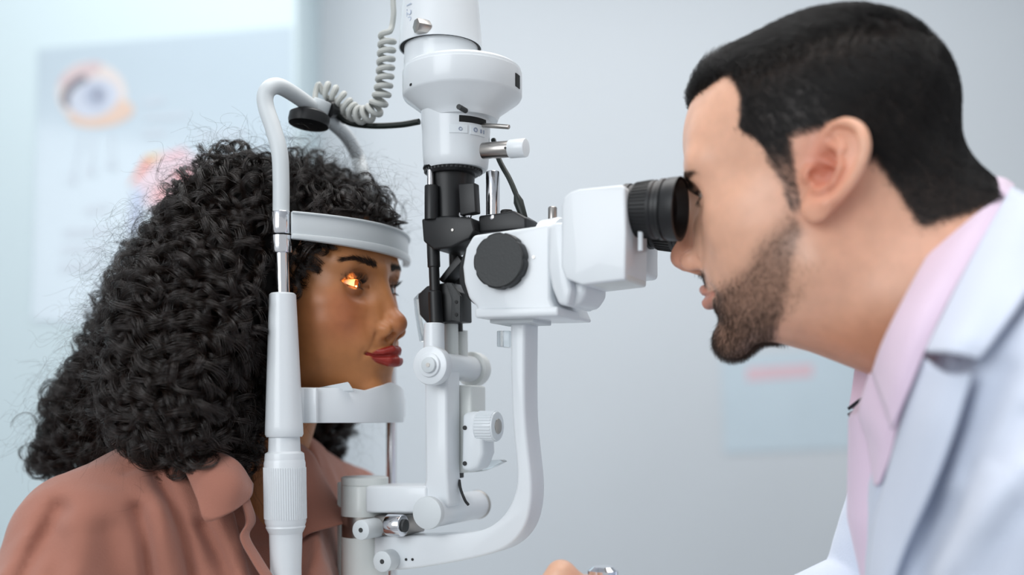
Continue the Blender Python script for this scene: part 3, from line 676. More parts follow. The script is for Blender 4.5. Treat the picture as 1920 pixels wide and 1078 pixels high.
def head_d(x, y, z, P):
    ay = np.abs(y); W = P['width']; zr = z; z = zwarp(z, P)
    d = ell(x, y, z, (-12, 0, 50), (P['back'], 75*W, P.get('vert', 79)))
    d = smin(d, ell(x, y, z, (36, 0, 48), (P['fore'], 59*W, 62)), 22)
    d = smin(d, ell(x, y, z, (40, 0, -16), (54, 54*W, 58)), 16)
    d = smin(d, ell(x, ay, z, (50, 43*W, -7), (27, 20, 17)), 16)
    d = smin(d, ell(x, y, z, (2, 0, 0), (78, 67*W, 60)), 26)
    d = smin(d, ell(x, ay, z, (62, 40*W, 32), (20, 14, 26)), 18)
    d = smin(d, ell(x, ay, z, (34, 40*W, -34), (34, 20*P['jaw'], 34)), 22)
    d = smin(d, ell(x, y, z, (62, 0, -38), (34+P['lip']*.5, 33, 30)), 12)
    d = smin(d, ell(x, ay, z, (64, 24, -34), (22, 18, 22)), 12)                        # cheek
    J = P['jaw']
    d = smin(d, rc(x, ay, z, (4, 47*J, -50), (76, 12, -84), 15, 13), 20)
    d = smin(d, ell(x, y, z, (40, 0, -58), (48, 44*J, 30)), 16)
    d = smin(d, ell(x, y, z, (82+P['chin'], 0, -83+P.get('chinz', 0)), (14, 18, 14)), 12)
    # brow
    b = P['brow']
    d = smin(d, rc(x, ay, z, (87+b, 0, 29), (70+b*.5, 46, 33), P['browr'], P['browr']), 14)
    # neck
    n0, n1 = P['neck0'], P['neck1']
    d = smin(d, rc(x, y, zr, n0[:3], n1[:3], n0[3], n1[3]), 22)
    if 'chest' in P: d = smin(d, rc(x, y, zr, n1[:3], P['chest'][:3], n1[3], P['chest'][3]), 20)
    if 'nape0' in P: d = smin(d, rc(x, y, zr, P['nape0'][:3], P['nape1'][:3], P['nape0'][3], P['nape1'][3]), 26)
    # sockets
    d = smax(d, -ell(x, ay, z, (95, 31, 9), (21, 18, 13)), 13)
    zu = z; z = zr; ed = P['ed']
    # nose bed, bridge, tip, wings
    d = smin(d, rc(x, ay, z, (80, 7, 12+ed), (90, 12, -17), 6, 9), 10)
    N = P['nose']
    d = smin(d, rc(x, y, z, (86.5+P['root'], 0, 20+ed), (104.5+N, 0, -11), 6.3, 8.6), 8)
    if P.get('hump'): d = d-P['hump']*gau(x, y, z, (103, 0, 8), (9, 7, 8))
    d = smin(d, ell(x, y, z, (107.5+N, 0, -16.5+P['tip']), (10, 9.6*P['ball'], 8.8*P['ball'])), 8)
    d = smin(d, ell(x, ay, z, (98.5+N*.6-(P['ball']-1)*12, 12*P['ball'], -21.5+P['tip']*.5), (10*P['ball'], 6.2, 7.6)), 4)
    d = smin(d, rc(x, y, z, (107+N, 0, -24+P['tip']), (97, 0, -30), 3.4, 4.5), 4)
    d = smax(d, -ell(x, ay, z, (103.5+N*.7, 7.2, -29+P['tip']*.6), (6.5, 3.9, 5.0)), 2)
    d = d+1.1*gau(x, ay, z, (91, 20, -21), (6, 1.8, 6))
    # philtrum, lips, mouth line
    d = d+0.9*gau(x, y, z, (103, 0, -36), (8, 2.6, 5))
    up, lo = lip_d(x, ay, z, P)
    d = smin(d, up, 2.6); d = smin(d, lo, 2.6); z = z-P['mz']
    d = smax(d, -chain(x, ay, z, [(107+P['lip'], 0, -50.4, 1.7), (101+P['lip'], 10, -50.2, 1.7), (92, 20, -50.6, 1.3), (86, P['mw']+1, -50.4+P['smile'], .7)]), 1.6)
    d = d+1.6*gau(x, ay, z, (82, P['mw']+4, -50+P['smile']), (5, 3.5, 5))
    d = d+2.4*gau(x, y, z, (97, 0, -67), (7, 15, 4.5))                                  # below the lower lip
    z = zr
    d = d+1.0*np.exp(-((ay-(20+(-25-z)*.42))/2.6)**2)*sst(-48, -40, z)*sst(-16, -24, z)*sst(60, 72, x)*P['fold']
    # eyelids
    z = zu
    ex, ey, ez = P['eye']; X, Y, Z = x-ex, ay-ey, z-ez
    R = np.sqrt(X*X+Y*Y+Z*Z); lid = R-(P['er']+1.35)
    d = smin(d, np.where(X > -4, lid, lid+0*lid), 3.5)
    near = (R < 22) & (X > 0)
    al = np.arctan2(Y, np.maximum(X, .01)); be = np.arctan2(Z, np.sqrt(X*X+Y*Y))
    a1 = (al-P['lidc'])/P['lidw']; a2 = np.clip(1-a1*a1, 0, None)
    tilt = .10*al
    ub = P['lidu']*a2**.75+tilt; lb = -P['lidl']*a2**.9+tilt
    op = np.maximum(np.maximum(be-ub, lb-be)*13.0, np.where(a2 <= 0, 5., -5.))
    op = np.where(near, op, 9.)
    crease = np.where(near, np.exp(-((be-ub-.36)/.07)**2)*sst(0.0, .5, a2), 0)
    d = d+0.9*crease
    d = smax(d, -op, 1.0)
    return d
MAN = dict(vert=75, mz=0, er=12.35, lipr=.8, browr=8, ed=9, ball=1.0, lidc=.08, lidw=1.02, width=1.0, back=91, fore=58, lip=-2, mw=25, lowlip=1.0, jaw=1.06, chin=2, chinz=-4, brow=3.5, root=1.0, nose=3.0, tip=1.0, hump=1.5,
           neck0=(-26, 0, -20, 55), neck1=(-60, 0, -150, 57), smile=0, fold=.8, eye=(69.5, 31.5, 11), lidu=.30, lidl=.22, earpos=(-12, 70, 14), ear=1.04, eartilt=30)
WOMAN = dict(mz=5, browr=5.5, ed=14, ball=1.13, lidc=.20, lidw=1.12, er=13.3, lipr=1.0, width=.97, back=90, fore=53, lip=2.0, mw=26, lowlip=1.25, jaw=.92, chin=-4, brow=-.5, root=-2.0, nose=-2.5, tip=3.5,
             neck0=(-22, 0, -25, 46), neck1=(-70, 0, -150, 48), smile=2.5, fold=.5, eye=(68.3, 31.5, 11), lidu=.32, lidl=.25)
def frame(nose_px, nose_Y, yaw, pitch, roll, scale, P):
    """head matrix that puts the nose tip at a pixel and depth; yaw: world heading of the face"""
    F = np.array([math.cos(yaw)*math.cos(pitch), math.sin(yaw)*math.cos(pitch), math.sin(pitch)])
    L = np.cross([0, 0, 1.], F); L /= np.linalg.norm(L); U = np.cross(F, L)
    c, s = math.cos(roll), math.sin(roll); L, U = c*L+s*U, -s*L+c*U
    R = np.stack([F, L, U], 1)*scale*.001
    tip = np.array([117.5+P['nose'], 0, -16.5+P['tip']])
    T = pt(nose_px[0], nose_px[1], nose_Y)-R@tip
    return R, T
# ------------------------------------------------------------------ people: heads
def skin_mat(name, rough, sss, spec=.45):
    m = bpy.data.materials.new(name); m.use_nodes = True; nt = m.node_tree; b = nt.nodes['Principled BSDF']
    vc = nt.nodes.new('ShaderNodeVertexColor'); vc.layer_name = 'Col'
    tc = nt.nodes.new('ShaderNodeTexCoord')
    n = nt.nodes.new('ShaderNodeTexNoise'); n.inputs['Scale'].default_value = 90; n.inputs['Detail'].default_value = 5
    nt.links.new(tc.outputs['Object'], n.inputs['Vector'])
    mr = nt.nodes.new('ShaderNodeMapRange'); mr.inputs[1].default_value = .25; mr.inputs[2].default_value = .75; mr.inputs[3].default_value = .93; mr.inputs[4].default_value = 1.07
    nt.links.new(n.outputs['Fac'], mr.inputs[0])
    mx = nt.nodes.new('ShaderNodeVectorMath'); mx.operation = 'SCALE'
    nt.links.new(vc.outputs['Color'], mx.inputs[0]); nt.links.new(mr.outputs[0], mx.inputs['Scale'])
    nt.links.new(mx.outputs[0], b.inputs['Base Color'])
    b.inputs['Roughness'].default_value = rough; b.inputs['Subsurface Weight'].default_value = sss
    b.inputs['Subsurface Radius'].default_value = (.007, .003, .0015); b.inputs['Subsurface Scale'].default_value = .6
    b.inputs['Specular IOR Level'].default_value = spec
    n2 = nt.nodes.new('ShaderNodeTexNoise'); n2.inputs['Scale'].default_value = 900; n2.inputs['Detail'].default_value = 2
    nt.links.new(tc.outputs['Object'], n2.inputs['Vector'])
    bp = nt.nodes.new('ShaderNodeBump'); bp.inputs['Strength'].default_value = .12; bp.inputs['Distance'].default_value = .0004
    nt.links.new(n2.outputs['Fac'], bp.inputs['Height']); nt.links.new(bp.outputs['Normal'], b.inputs['Normal'])
    return m
def attr_mat(name, rough=.5, coat=0, spec=.5):
    m = bpy.data.materials.new(name); m.use_nodes = True; nt = m.node_tree; b = nt.nodes['Principled BSDF']
    vc = nt.nodes.new('ShaderNodeVertexColor'); vc.layer_name = 'Col'; nt.links.new(vc.outputs['Color'], b.inputs['Base Color'])
    b.inputs['Roughness'].default_value = rough; b.inputs['Coat Weight'].default_value = coat; b.inputs['Coat Roughness'].default_value = .03
    b.inputs['Specular IOR Level'].default_value = spec
    return m
M_EYE = attr_mat('eyeball', .15, 1.0)
def eyeball(name, P, R, T, side, gaze, iris, parent):
    """sphere with a corneal bulge; gaze in head coordinates"""
    g = np.array(gaze, float); g /= np.linalg.norm(g); a = np.cross(g, [0, 0, 1.]); a /= np.linalg.norm(a); b = np.cross(a, g)
    nr, ns = 44, 48; V = []; C = []; F = []
    for i in range(nr+1):
        th = math.pi*(i/nr)**1.3
        r = P['er']+0.9*math.exp(-(th/.36)**2)
        for j in range(ns):
            ph = 2*math.pi*j/ns
            V.append((g*math.cos(th)+(a*math.cos(ph)+b*math.sin(ph))*math.sin(th))*r)
            if th < .17: c = lin(8, 6, 6)
            elif th < .46: c = iris*(.75+.5*(math.sin(ph*23)*.3+.5))*(1-.55*max(0, (th-.38)/.08))
            else: c = lin(196, 178, 166)*(1-.25*min(1, max(0, (th-.8))))
            C.append(c)
    for i in range(nr):
        for j in range(ns): F.append((i*ns+j, i*ns+(j+1) % ns, (i+1)*ns+(j+1) % ns, (i+1)*ns+j))
    V = np.array(V)+np.array([P['eye'][0], side*P['eye'][1], P['eye'][2]+P['ed']])
    o = mesh_np(name, V@R.T+T, F, M_EYE, parent, sharp=0); vcol(o, np.array(C)); return o
def strands(name, S, r0, r1, m, parent):
    """hair curves from an array (n, k, 3) in world coordinates"""
    S = np.asarray(S, np.float32); n, k = S.shape[:2]
    hc = bpy.data.hair_curves.new(name); hc.add_curves([k]*n)
    hc.attributes['position'].data.foreach_set('vector', S.reshape(-1))
    ra = hc.attributes.get('radius') or hc.attributes.new('radius', 'FLOAT', 'POINT')
    t = np.linspace(0, 1, k)
    ra.data.foreach_set('value', np.tile(r0+(r1-r0)*t, n).astype(np.float32))
    hc.materials.append(m)
    o = bpy.data.objects.new(name, hc); COL.objects.link(o); return put(o, parent)
def hair_mat(name, col, rough=.35, spec=.5, var=.3):
    m = bpy.data.materials.new(name); m.use_nodes = True; nt = m.node_tree; b = nt.nodes['Principled BSDF']
    hi = nt.nodes.new('ShaderNodeHairInfo'); r = nt.nodes.new('ShaderNodeValToRGB')
    r.color_ramp.elements[0].color = tuple(c*(1-var) for c in col[:3])+(1,); r.color_ramp.elements[1].color = tuple(min(1, c*(1+var)) for c in col[:3])+(1,)
    nt.links.new(hi.outputs['Random'], r.inputs['Fac']); nt.links.new(r.outputs['Color'], b.inputs['Base Color'])
    b.inputs['Roughness'].default_value = rough; b.inputs['Specular IOR Level'].default_value = spec
    return m
def vnoise(p, s, seed=0):
    """cheap smooth noise in [-1, 1] from sums of sines"""
    r = np.random.default_rng(seed); o = np.zeros(len(p))
    for i in range(7):
        k = r.normal(size=3)*s*(.6+.25*i); o += np.sin(p@k+r.uniform(0, 6.28))/(1+.3*i)
    return o/3.2

M_SKIN_W = skin_mat('brown_skin', .40, .10); M_SKIN_M = skin_mat('fair_skin', .37, .14)
RW, TW = frame((760, 606), .976, math.radians(-25), math.radians(1), math.radians(1), .94, WOMAN)
RM, TM = frame((1259, 488), .880, math.radians(154), math.radians(-9), math.radians(-4), 1.07, MAN)
def loc_of(p, R, T): return np.linalg.inv(R)@(np.array(p)-T)
# neck ends come from where collar and nape are seen
nw = loc_of(pt(425, 900, 1.02), RW, TW); WOMAN['neck1'] = (nw[0], 0, nw[2], 50)
n0 = loc_of(pt(1575, 516, .845), RM, TM); MAN['neck0'] = (n0[0], 0, n0[2], 60)
nm = loc_of(pt(1850, 620, .80), RM, TM); MAN['neck1'] = (nm[0], 0, nm[2], 58)
n2 = loc_of(pt(1680, 370, .84), RM, TM); MAN['nape0'] = (n2[0], 0, n2[2], 50)
n3 = loc_of(pt(1850, 510, .80), RM, TM); MAN['nape1'] = (n3[0], 0, n3[2], 48)
print('neck', WOMAN['neck1'], MAN['neck1'])
FH = 1.25
def fw(x, y, z): return head_d(x, y, z, WOMAN)
def fm(x, y, z): return smin(head_d(x, y, z, MAN), ear_d(x, np.abs(y), z, MAN), 4)
woman = thing('person', 'woman with long dark curls and a dusty pink blouse, chin in the chin rest', 'person', tuple(pt(400, 1120, 1.0)*np.array([1, 1, 0])+np.array([0, 0, .0])))
man = thing('person', 'bearded man in a white coat and pale pink shirt looking into the eyepiece', 'person', tuple(pt(1900, 1120, .72)*np.array([1, 1, 0])+np.array([0, 0, .0])))

cw = loc_of(pt(505, 1120, 1.035), RW, TW); WOMAN['chest'] = (cw[0], 0, cw[2], 74)
V, F = mesh_sdf(fw, (-190, -95, -290), (130, 95, 150), FH)
body_w = mesh_np('body', V@RW.T+TW, F, M_SKIN_W, woman, sharp=0)
x, y, z = V.T; ay = np.abs(y); z = zwarp(z, WOMAN)
C = np.tile(lin(178, 118, 72), (len(V), 1))
C = mixc(C, lin(164, 84, 62), .55*gau(x, ay, z, (66, 44, -12), (22, 16, 14)))
C = mixc(C, lin(170, 98, 68), .5*gau(x, y, z, (115, 0, -16), (12, 10, 9)))
C = mixc(C, lin(120, 74, 52), .55*gau(x, ay, z, (78, 32, 20), (16, 17, 5)))
C = mixc(C, lin(120, 74, 52), .35*gau(x, ay, z, (78, 30, 0), (12, 14, 4)))
up, lo = lip_d(x, ay, z, WOMAN); lm = sst(1.0, .3, np.minimum(up, lo))*sst(80, 84, x)
C = mixc(C, lin(140, 38, 31), lm)
C = mixc(C, lin(24, 18, 15), sst(74, 82, z)*sst(60, 40, np.abs(y))+sst(60, 70, z)*sst(56, 46, x)); C = np.clip(C, 0, 1)
vcol(body_w, C)
V, F = mesh_sdf(fm, (-190, -100, -190), (135, 100, 150), FH)
body_m = mesh_np('body', V@RM.T+TM, F, M_SKIN_M, man, sharp=0)
x, y, z = V.T; ay = np.abs(y); VM, FM = V, F; zr = z; z = zwarp(z, MAN)
C = np.tile(lin(228, 176, 148), (len(V), 1))
C = mixc(C, lin(222, 140, 112), .6*gau(x, ay, zr, (-14, 78, 12), (16, 14, 26)))
ec = ear_d(x, ay, zr, MAN); C = mixc(C, lin(188, 96, 70), .7*gau(x, ay, zr, (-14, 74, 10), (9, 9, 14)))  # concha redness, with the hollow's shade put into the colour
C = mixc(C, lin(214, 138, 112), .6*gau(x, y, z, (115, 0, -16), (14, 14, 14)))
C = mixc(C, lin(196, 128, 92), .8*sst(-70, -110, z-.55*(x-20)*0)*sst(75, 40, x))  # neck's shade and warm bounce light painted into the skin
up, lo = lip_d(x, ay, z, MAN); lm = sst(1.2, .2, np.minimum(up, lo))*sst(80, 84, x)
C = mixc(C, lin(200, 132, 114), lm*.8)
def beard_mask(x, y, z):
    ay = np.abs(y); p = np.stack([x, y, z], 1)
    n = vnoise(p, .12, 3)*4
    line = -7-(np.clip(x, 10, 62)-15)*.72+n*.6        # upper edge on the cheek
    cheek = sst(line+6, line-24, z)
    jaw = sst(-104, -92, z+(70-x)*-.50+n)         # fades under the jaw
    m = cheek*sst(-6, 10, x-3-(-22-z)*.58+n)+.35*cheek*jaw*sst(-8, 20, x+n)
    side = sst(30, 2, x+n)*sst(-12, -2, x)*sst(-40, -8, z)*sst(60, 50, z)*.0
    burn = sst(10+n*.4, 4, np.abs(x-16-.12*(z)))*sst(-50, -30, z)*sst(46, 36, z)
    mous = sst(-29, -33, z)*sst(-50, -46, z)*sst(29, 23, ay)*sst(70, 80, x)
    m = np.maximum(m, mous)
    up, lo = lip_d(x, ay, z, MAN); m = m*sst(.2, 1.4, np.minimum(up, lo))
    m = m*(1-.75*gau(x, ay, z, (86, 26, -40), (12, 9, 9)))
    return np.clip(m, 0, 1)
def scalp_mask(x, y, z):
    """hair-bearing scalp of the short haired man (head millimetres)"""
    ay = np.abs(y); n = vnoise(np.stack([x, y, z], 1), .15, 9)*2.0
    X = np.interp(z, [-10, 16, 36, 57, 75, 94], [15, 20, 24, 40, 36, 40])+n
    top = sst(92+n, 98+n, z)
    temple = sst(X+2, X-4, x)*np.maximum(sst(36, 44, z), sst(3, 8, x)*sst(-20, -4, z))
    back = sst(2, -9, x+40+np.clip(13-z, 0, 60)*.42+n)*sst(-46+n, -34+n, z+.10*(x+60))
    back2 = sst(-31, -36, x+n)*sst(8, 16, z)
    return np.clip(np.maximum(np.maximum(top, temple), np.maximum(back, back2)), 0, 1)
bm_ = beard_mask(x, y, z)*sst(2, 8, ear_d(x, ay, zr, MAN)); sm_ = scalp_mask(x, y, zr)
ear_here = ear_d(x, ay, zr, MAN) < 1.5
sm_ = np.where(ear_here, 0, sm_)
C = mixc(C, lin(92, 70, 58), bm_*.62); C = mixc(C, lin(16, 14, 14), sst(.35, 1.0, sm_)*.96*(1-.45*sst(44, 18, zr)*sst(0, 8, x)))
vcol(body_m, C)
for s in (-1, 1):
    eyeball('eyeball', WOMAN, RW, TW, s, (1, -s*.03, -.03), lin(92, 54, 30), woman)
    eyeball('eyeball', MAN, RM, TM, s, (1, -s*.05, -.10), lin(70, 46, 30), man)
# ------------------------------------------------------------------ hair
M_HAIR_W = hair_mat('dark_brown_curl', srgb(33, 23, 18), .25, .6, .5)
M_HAIR_M = hair_mat('black_hair', srgb(22, 19, 19), .42, .40, .3)
M_BEARD = hair_mat('brown_beard', srgb(58, 42, 34), .5, .3, .4)
M_BROW = hair_mat('brow', srgb(40, 27, 21), .5, .3, .3)
M_LASH = hair_mat('lash', srgb(14, 11, 10), .5, .3, .2)
M_HAIRBASE = mat('hair_mass', srgb(10, 8, 7), .9, bump=.4, bscale=220)

def sample_mesh(V, F, w, n, rng):
    """n random points on quads F weighted by vertex weight w; returns points and normals"""
    T = np.concatenate([F[:, [0, 1, 2]], F[:, [0, 2, 3]]])
    a, b, c = V[T[:, 0]], V[T[:, 1]], V[T[:, 2]]; N = np.cross(b-a, c-a); A = np.linalg.norm(N, axis=1)
    p = A*w[T].mean(1); p = p/p.sum()
    i = rng.choice(len(T), n, p=p); r = rng.random((n, 2)); k = r.sum(1) > 1; r[k] = 1-r[k]
    P = a[i]+(b-a)[i]*r[:, :1]+(c-a)[i]*r[:, 1:]
    return P, N[i]/np.maximum(A[i], 1e-9)[:, None]
def unit(a): return a/np.maximum(np.linalg.norm(a, axis=-1, keepdims=True), 1e-9)

# ---- the man: cropped hair
wgt = np.where(ear_here, 0, sm_)*(1-.55*sst(40, 20, zr)*sst(0, 8, x))
P0, N0 = sample_mesh(VM, FM, wgt, 80000, RNG)
xx, yy, zz = P0.T
topness = sst(70, 112, zz); front = sst(10, 70, xx)*topness
nape = sst(20, -30, zz)*sst(-20, -50, xx); burn = sst(30, 5, zz)*sst(-10, 5, xx)
Lh = 9+6*topness+10*front-5*nape-5*burn; Lh *= RNG.uniform(.65, 1.2, len(P0))*(.45+.55*sst(.3, 1.0, scalp_mask(xx, yy, zz)))
cl = vnoise(P0, .16, 21)[:, None]; cl2 = vnoise(P0, .16, 22)[:, None]
comb = np.stack([-.55+1.35*topness-.75*front, 0*xx, -.8+.75*topness+.75*front], 1)+np.concatenate([cl*.35, cl2*.6, cl*.2], 1)+RNG.normal(size=P0.shape)*.16
comb = comb-N0*(comb*N0).sum(1)[:, None]
lift = (.25+.20*topness+.25*front)[:, None]
t = np.linspace(0, 1, 6)[None, :, None]
S = P0[:, None]+Lh[:, None, None]*(N0[:, None]*lift[:, None]*(t*1.25-.62*t*t)+comb[:, None]*.75*(t**1.3))
S[:, :, 2] -= (front[:, None]*1.0*np.linspace(0, 1, 6)[None]**2.5)
strands('hair', S@RM.T+TM, .00014, .00005, M_HAIR_M, man)
# ---- beard and brows
P0, N0 = sample_mesh(VM, FM, bm_**1.6*sst(-150, -100, VM[:, 2]), 17000, RNG)
dirn = unit(N0*.55+np.array([.12, 0, -1.0])+RNG.normal(size=P0.shape)*.25)
Lb = (3.0+2.6*sst(-60, -85, P0[:, 2])+1.5*sst(60, 85, P0[:, 0]))*RNG.uniform(.5, 1.2, len(P0))
t = np.linspace(0, 1, 4)[None, :, None]
S = P0[:, None]-N0[:, None]*.3+Lb[:, None, None]*(dirn[:, None]*t-N0[:, None]*.25*t*t)
strands('beard', S@RM.T+TM, .00008, .00003, M_BEARD, man)
def brow(name, P, R, T, V, F, m, parent, n, z0, z1, thick, rad, fall):
    x, y, z = V.T; ay = np.abs(y); zw = zwarp(z, P)
    u = (ay-13)/(55-13); cz = z0+(z1-z0)*np.clip(u, 0, 1)-fall*np.clip(u-.68, 0, 1)*3
    w = sst(thick*(1.15-.75*np.clip(u, 0, 1)), thick*.35, np.abs(zw-cz))*sst(-.05, .04, u)*sst(1.02, .9, u)*(x > 50)
    P0, N0 = sample_mesh(V, F, w, n, RNG)
    s = np.sign(P0[:, 1:2]); uu = (np.abs(P0[:, 1:2])-13)/42
    d = np.concatenate([-.45-.3*uu, s*(.55+.3*uu), .75-1.0*uu], 1)+RNG.normal(size=P0.shape)*.14
    d = unit(d-N0*(d*N0).sum(1)[:, None])
    t = np.linspace(0, 1, 4)[None, :, None]; L = RNG.uniform(4, 8, len(P0))[:, None, None]
    S = P0[:, None]+L*(d[:, None]*t+N0[:, None]*(.16*t-.1*t*t))
    strands(name, S@R.T+T, rad, rad*.4, m, parent)
VW = (np.array([v.co for v in body_w.data.vertices])-TW)@np.linalg.inv(RW).T
FW = np.array([p.vertices[:] for p in body_w.data.polygons])
brow('eyebrow', WOMAN, RW, TW, VW, FW, M_BROW, woman, 1200, 30, 37.5, 3.1, .00008, 4.0)
brow('eyebrow', MAN, RM, TM, VM, FM, M_LASH, man, 1500, 25, 30, 4.6, .00008, 3)
def lashes(P, R, T, parent, ln, n=95):
    ex, ey, ez = P['eye']; ez = ez+P['ed']; S = []
    for s in (-1, 1):
        for k in range(n+40):
            upper = k < n
            a = RNG.uniform(-.72, .86) if upper else RNG.uniform(-.5, .85)
            al = P['lidc']+a*P['lidw']*1.0; a2 = max(0, 1-(a)**2)
            be = (P['lidu']*a2**.75 if upper else -P['lidl']*a2**.9)+.10*al
            d = np.array([math.cos(be)*math.cos(al), math.cos(be)*math.sin(al), math.sin(be)])
            out = np.array([math.cos(al*1.25), math.sin(al*1.25), 0]); L = ln*(RNG.uniform(.75, 1.1))*(1.0 if upper else .45)
            if upper: L *= .75+.35*(a+.7)/1.5
            sg = 1 if upper else -1
            pts = []
            for t in np.linspace(0, 1, 6):
                q = d*(P['er']+1.05)+L*(out*(t*.95)+np.array([0, 0, 1])*sg*(-.10*t+.75*t*t))
                q = q+np.array([0, RNG.normal()*.15*t, 0])
                pts.append((ex+q[0], s*(ey+q[1]), ez+q[2]))
            S.append(pts)
    strands('eyelashes', np.array(S)@R.T+T, .00013, .00004, M_LASH, parent)
lashes(WOMAN, RW, TW, woman, 9.0)
lashes(MAN, RM, TM, man, 7.5, 60)

# ---- the woman: a mass of long ringlets
RWI = np.linalg.inv(RW)
def B(px, py, Y, r): return tuple(pt(px, py, Y))+(r,)
HCH = [[B(560, 400, 1.04, .050), B(480, 445, 1.04, .076), B(380, 565, 1.05, .078), B(282, 695, 1.06, .066), B(190, 768, 1.06, .046), B(112, 838, 1.05, .020)],
       [B(470, 430, 1.00, .070), B(400, 600, .97, .080), B(370, 730, .95, .072), B(330, 790, .95, .035)],
       [B(520, 400, .995, .040), B(475, 480, .985, .047), B(424, 650, .965, .056), B(400, 770, .945, .046), B(405, 850, .935, .022)],
       [B(590, 400, 1.11, .060), B(560, 560, 1.14, .060), B(600, 720, 1.15, .040), B(612, 830, 1.15, .016)]]
def hair_vol(x, y, z, grow=0.0):
    d = None
    for c in HCH:
        e = chain(x, y, z, c); d = e if d is None else smin(d, e, .035)
    q = (np.stack([x, y, z], 1)-TW)@RWI.T
    cap = np.maximum(ell(q[:, 0], q[:, 1], q[:, 2], (4, 0, 62), (101, 89, 90)), -(q[:, 2]-62+.35*(q[:, 0]-10)*0))
    cap = smax(ell(q[:, 0], q[:, 1], q[:, 2], (2, 0, 66), (98, 86, 88)), -(q[:, 2]-52)-.55*(40-q[:, 0]), 12)*.00094
    d = smin(d, cap, .02)
    # keep the face free
    face = np.maximum(np.maximum(q[:, 0]-34+.10*(q[:, 2]-20)*0, -(q[:, 0]-34)*0-99), q[:, 2]*0-99)
    lim = np.interp(q[:, 2], [-140, -60, 0, 30, 60, 75], [-12, 2, 30, 50, 74, 200])
    d = smax(d, (q[:, 0]-lim)*.00094, .012)
    return d+grow
Vh, Fh = mesh_sdf(lambda x, y, z: hair_vol(x, y, z, .012), (-.60, .78, .90), (-.05, 1.32, 1.46), .006, newton=2)
hair_base = mesh_np('hair', Vh, Fh, M_HAIRBASE, woman, sharp=0)
def hgrad(P, e=.003):
    g = np.empty_like(P); d0 = hair_vol(*P.T)
    for i in range(3):
        Q = P.copy(); Q[:, i] += e; g[:, i] = (hair_vol(*Q.T)-d0)/e
    return unit(g), d0
NR, MS, KP = 1350, 26, 56
Vs, Fs = Vh, Fh
ctr = TW+RW@np.array([0, 0, 60.])
facing = np.ones(len(Vs))
vn = hgrad(Vs)[0]; view = unit(np.array([0, 0, CAMH])-Vs); facing = np.clip((vn*view).sum(1)+.35, .10, 1)
P0, N0 = sample_mesh(Vs, Fs, facing, NR, RNG)
crown = TW+RW@np.array([10, 0, 150.])
c = P0.copy(); path = []
L = RNG.uniform(.055, .125, NR)*np.clip(.45+2.2*np.linalg.norm(P0-crown, axis=1), .5, 1.1)
stp = L/12
wob = RNG.normal(size=(NR, 3))*.50
dep = RNG.uniform(-.007, .009, NR)
for i in range(13):
    g, d0 = hgrad(c)
    path.append(c-g*0)
    out = c-crown; out[:, 2] = 0; out = unit(out)
    back = np.array([-UA[0]*.5, -UA[1]*.5, 0])
    f = np.array([0, 0, -1.0])[None]*.95+out*.45+back*.35+wob
    f = unit(f-g*(f*g).sum(1)[:, None]*.85)
    depth = -.010+(dep+.010)*min(1, i/5)             # starts inside the mass, surfaces along its length
    c = c+f*stp[:, None]-g*(np.clip(d0-depth, -.006, .006))[:, None]
path = np.stack(path, 1)                             # (NR, 13, 3)
tt = np.linspace(0, 12, KP); i0 = np.clip(tt.astype(int), 0, 11); fr = (tt-i0)[None, :, None]
ctrl = path[:, i0]*(1-fr)+path[:, i0+1]*fr
k = np.ones(7)/7
for a in range(3):
    pad = np.pad(ctrl[:, :, a], ((0, 0), (3, 3)), mode='edge'); ctrl[:, :, a] = np.apply_along_axis(lambda r: np.convolve(r, k, 'valid'), 1, pad)
tan = unit(np.gradient(ctrl, axis=1)); nn = np.repeat(N0[:, None], KP, 1); nn = unit(nn-tan*(nn*tan).sum(-1, keepdims=True)); bb = np.cross(tan, nn)
dist = np.linalg.norm(ctrl-crown, axis=2)
Rr = (RNG.uniform(.0055, .0125, NR)[:, None]*np.clip(.25+4.0*dist, .35, 1.05))[:, None, :]
pit = RNG.uniform(.018, .034, NR)[:, None, None]; hand = RNG.choice([-1, 1], NR)[:, None, None]
s = (np.linspace(0, 1, KP)[None]*L[:, None])[:, None, :]
ph0 = RNG.uniform(0, 6.28, NR)[:, None, None]
ph = hand*(2*np.pi*s/pit+RNG.normal(size=(NR, MS, 1))*RNG.choice([.16, .22, .34], NR)[:, None, None]+.25*np.sin(s*60+RNG.uniform(0, 6, (NR, MS, 1))))+ph0
rr = Rr*(1+RNG.normal(size=(NR, MS, 1))*.09)*(1+.15*np.sin(s*90+RNG.uniform(0, 6, (NR, MS, 1))))
ax = RNG.normal(size=(NR, MS, 1))*.0015
S = ctrl[:, None]+nn[:, None]*(rr*np.cos(ph))[..., None]+bb[:, None]*(rr*np.sin(ph))[..., None]+tan[:, None]*ax[..., None]
S = S.reshape(NR*MS, KP, 3)
def clear_of_frame(S):
    """drop strands that would run through the chin rest's band, post or hoop"""
    q = S-ORG; u = q@UA; v = q@VA; w = q@WA
    ub = u_n+BB*(1-np.clip(np.abs(v)/VN, 0, 1)**2)
    k = (np.abs(w-w_c) < .018) & (u > ub-.004) & (np.abs(v) < VN)
    S = S-np.where(k, u-ub+.004, 0)[..., None]*UA          # tucked behind the band
    bad = np.zeros(S.shape[:2], bool)
    a = axpt(160); b = axpt(1078); t = np.clip(((S-a)@(b-a))/((b-a)@(b-a)), 0, 1)
    bad |= np.linalg.norm(S-a-t[..., None]*(b-a), axis=-1) < .013
    return S[~bad.any(1)]
S = clear_of_frame(S); S = S[hair_vol(*S[:, -1].T) < .014]
strands('ringlets', S, .00016, .00009, M_HAIR_W, hair_base)
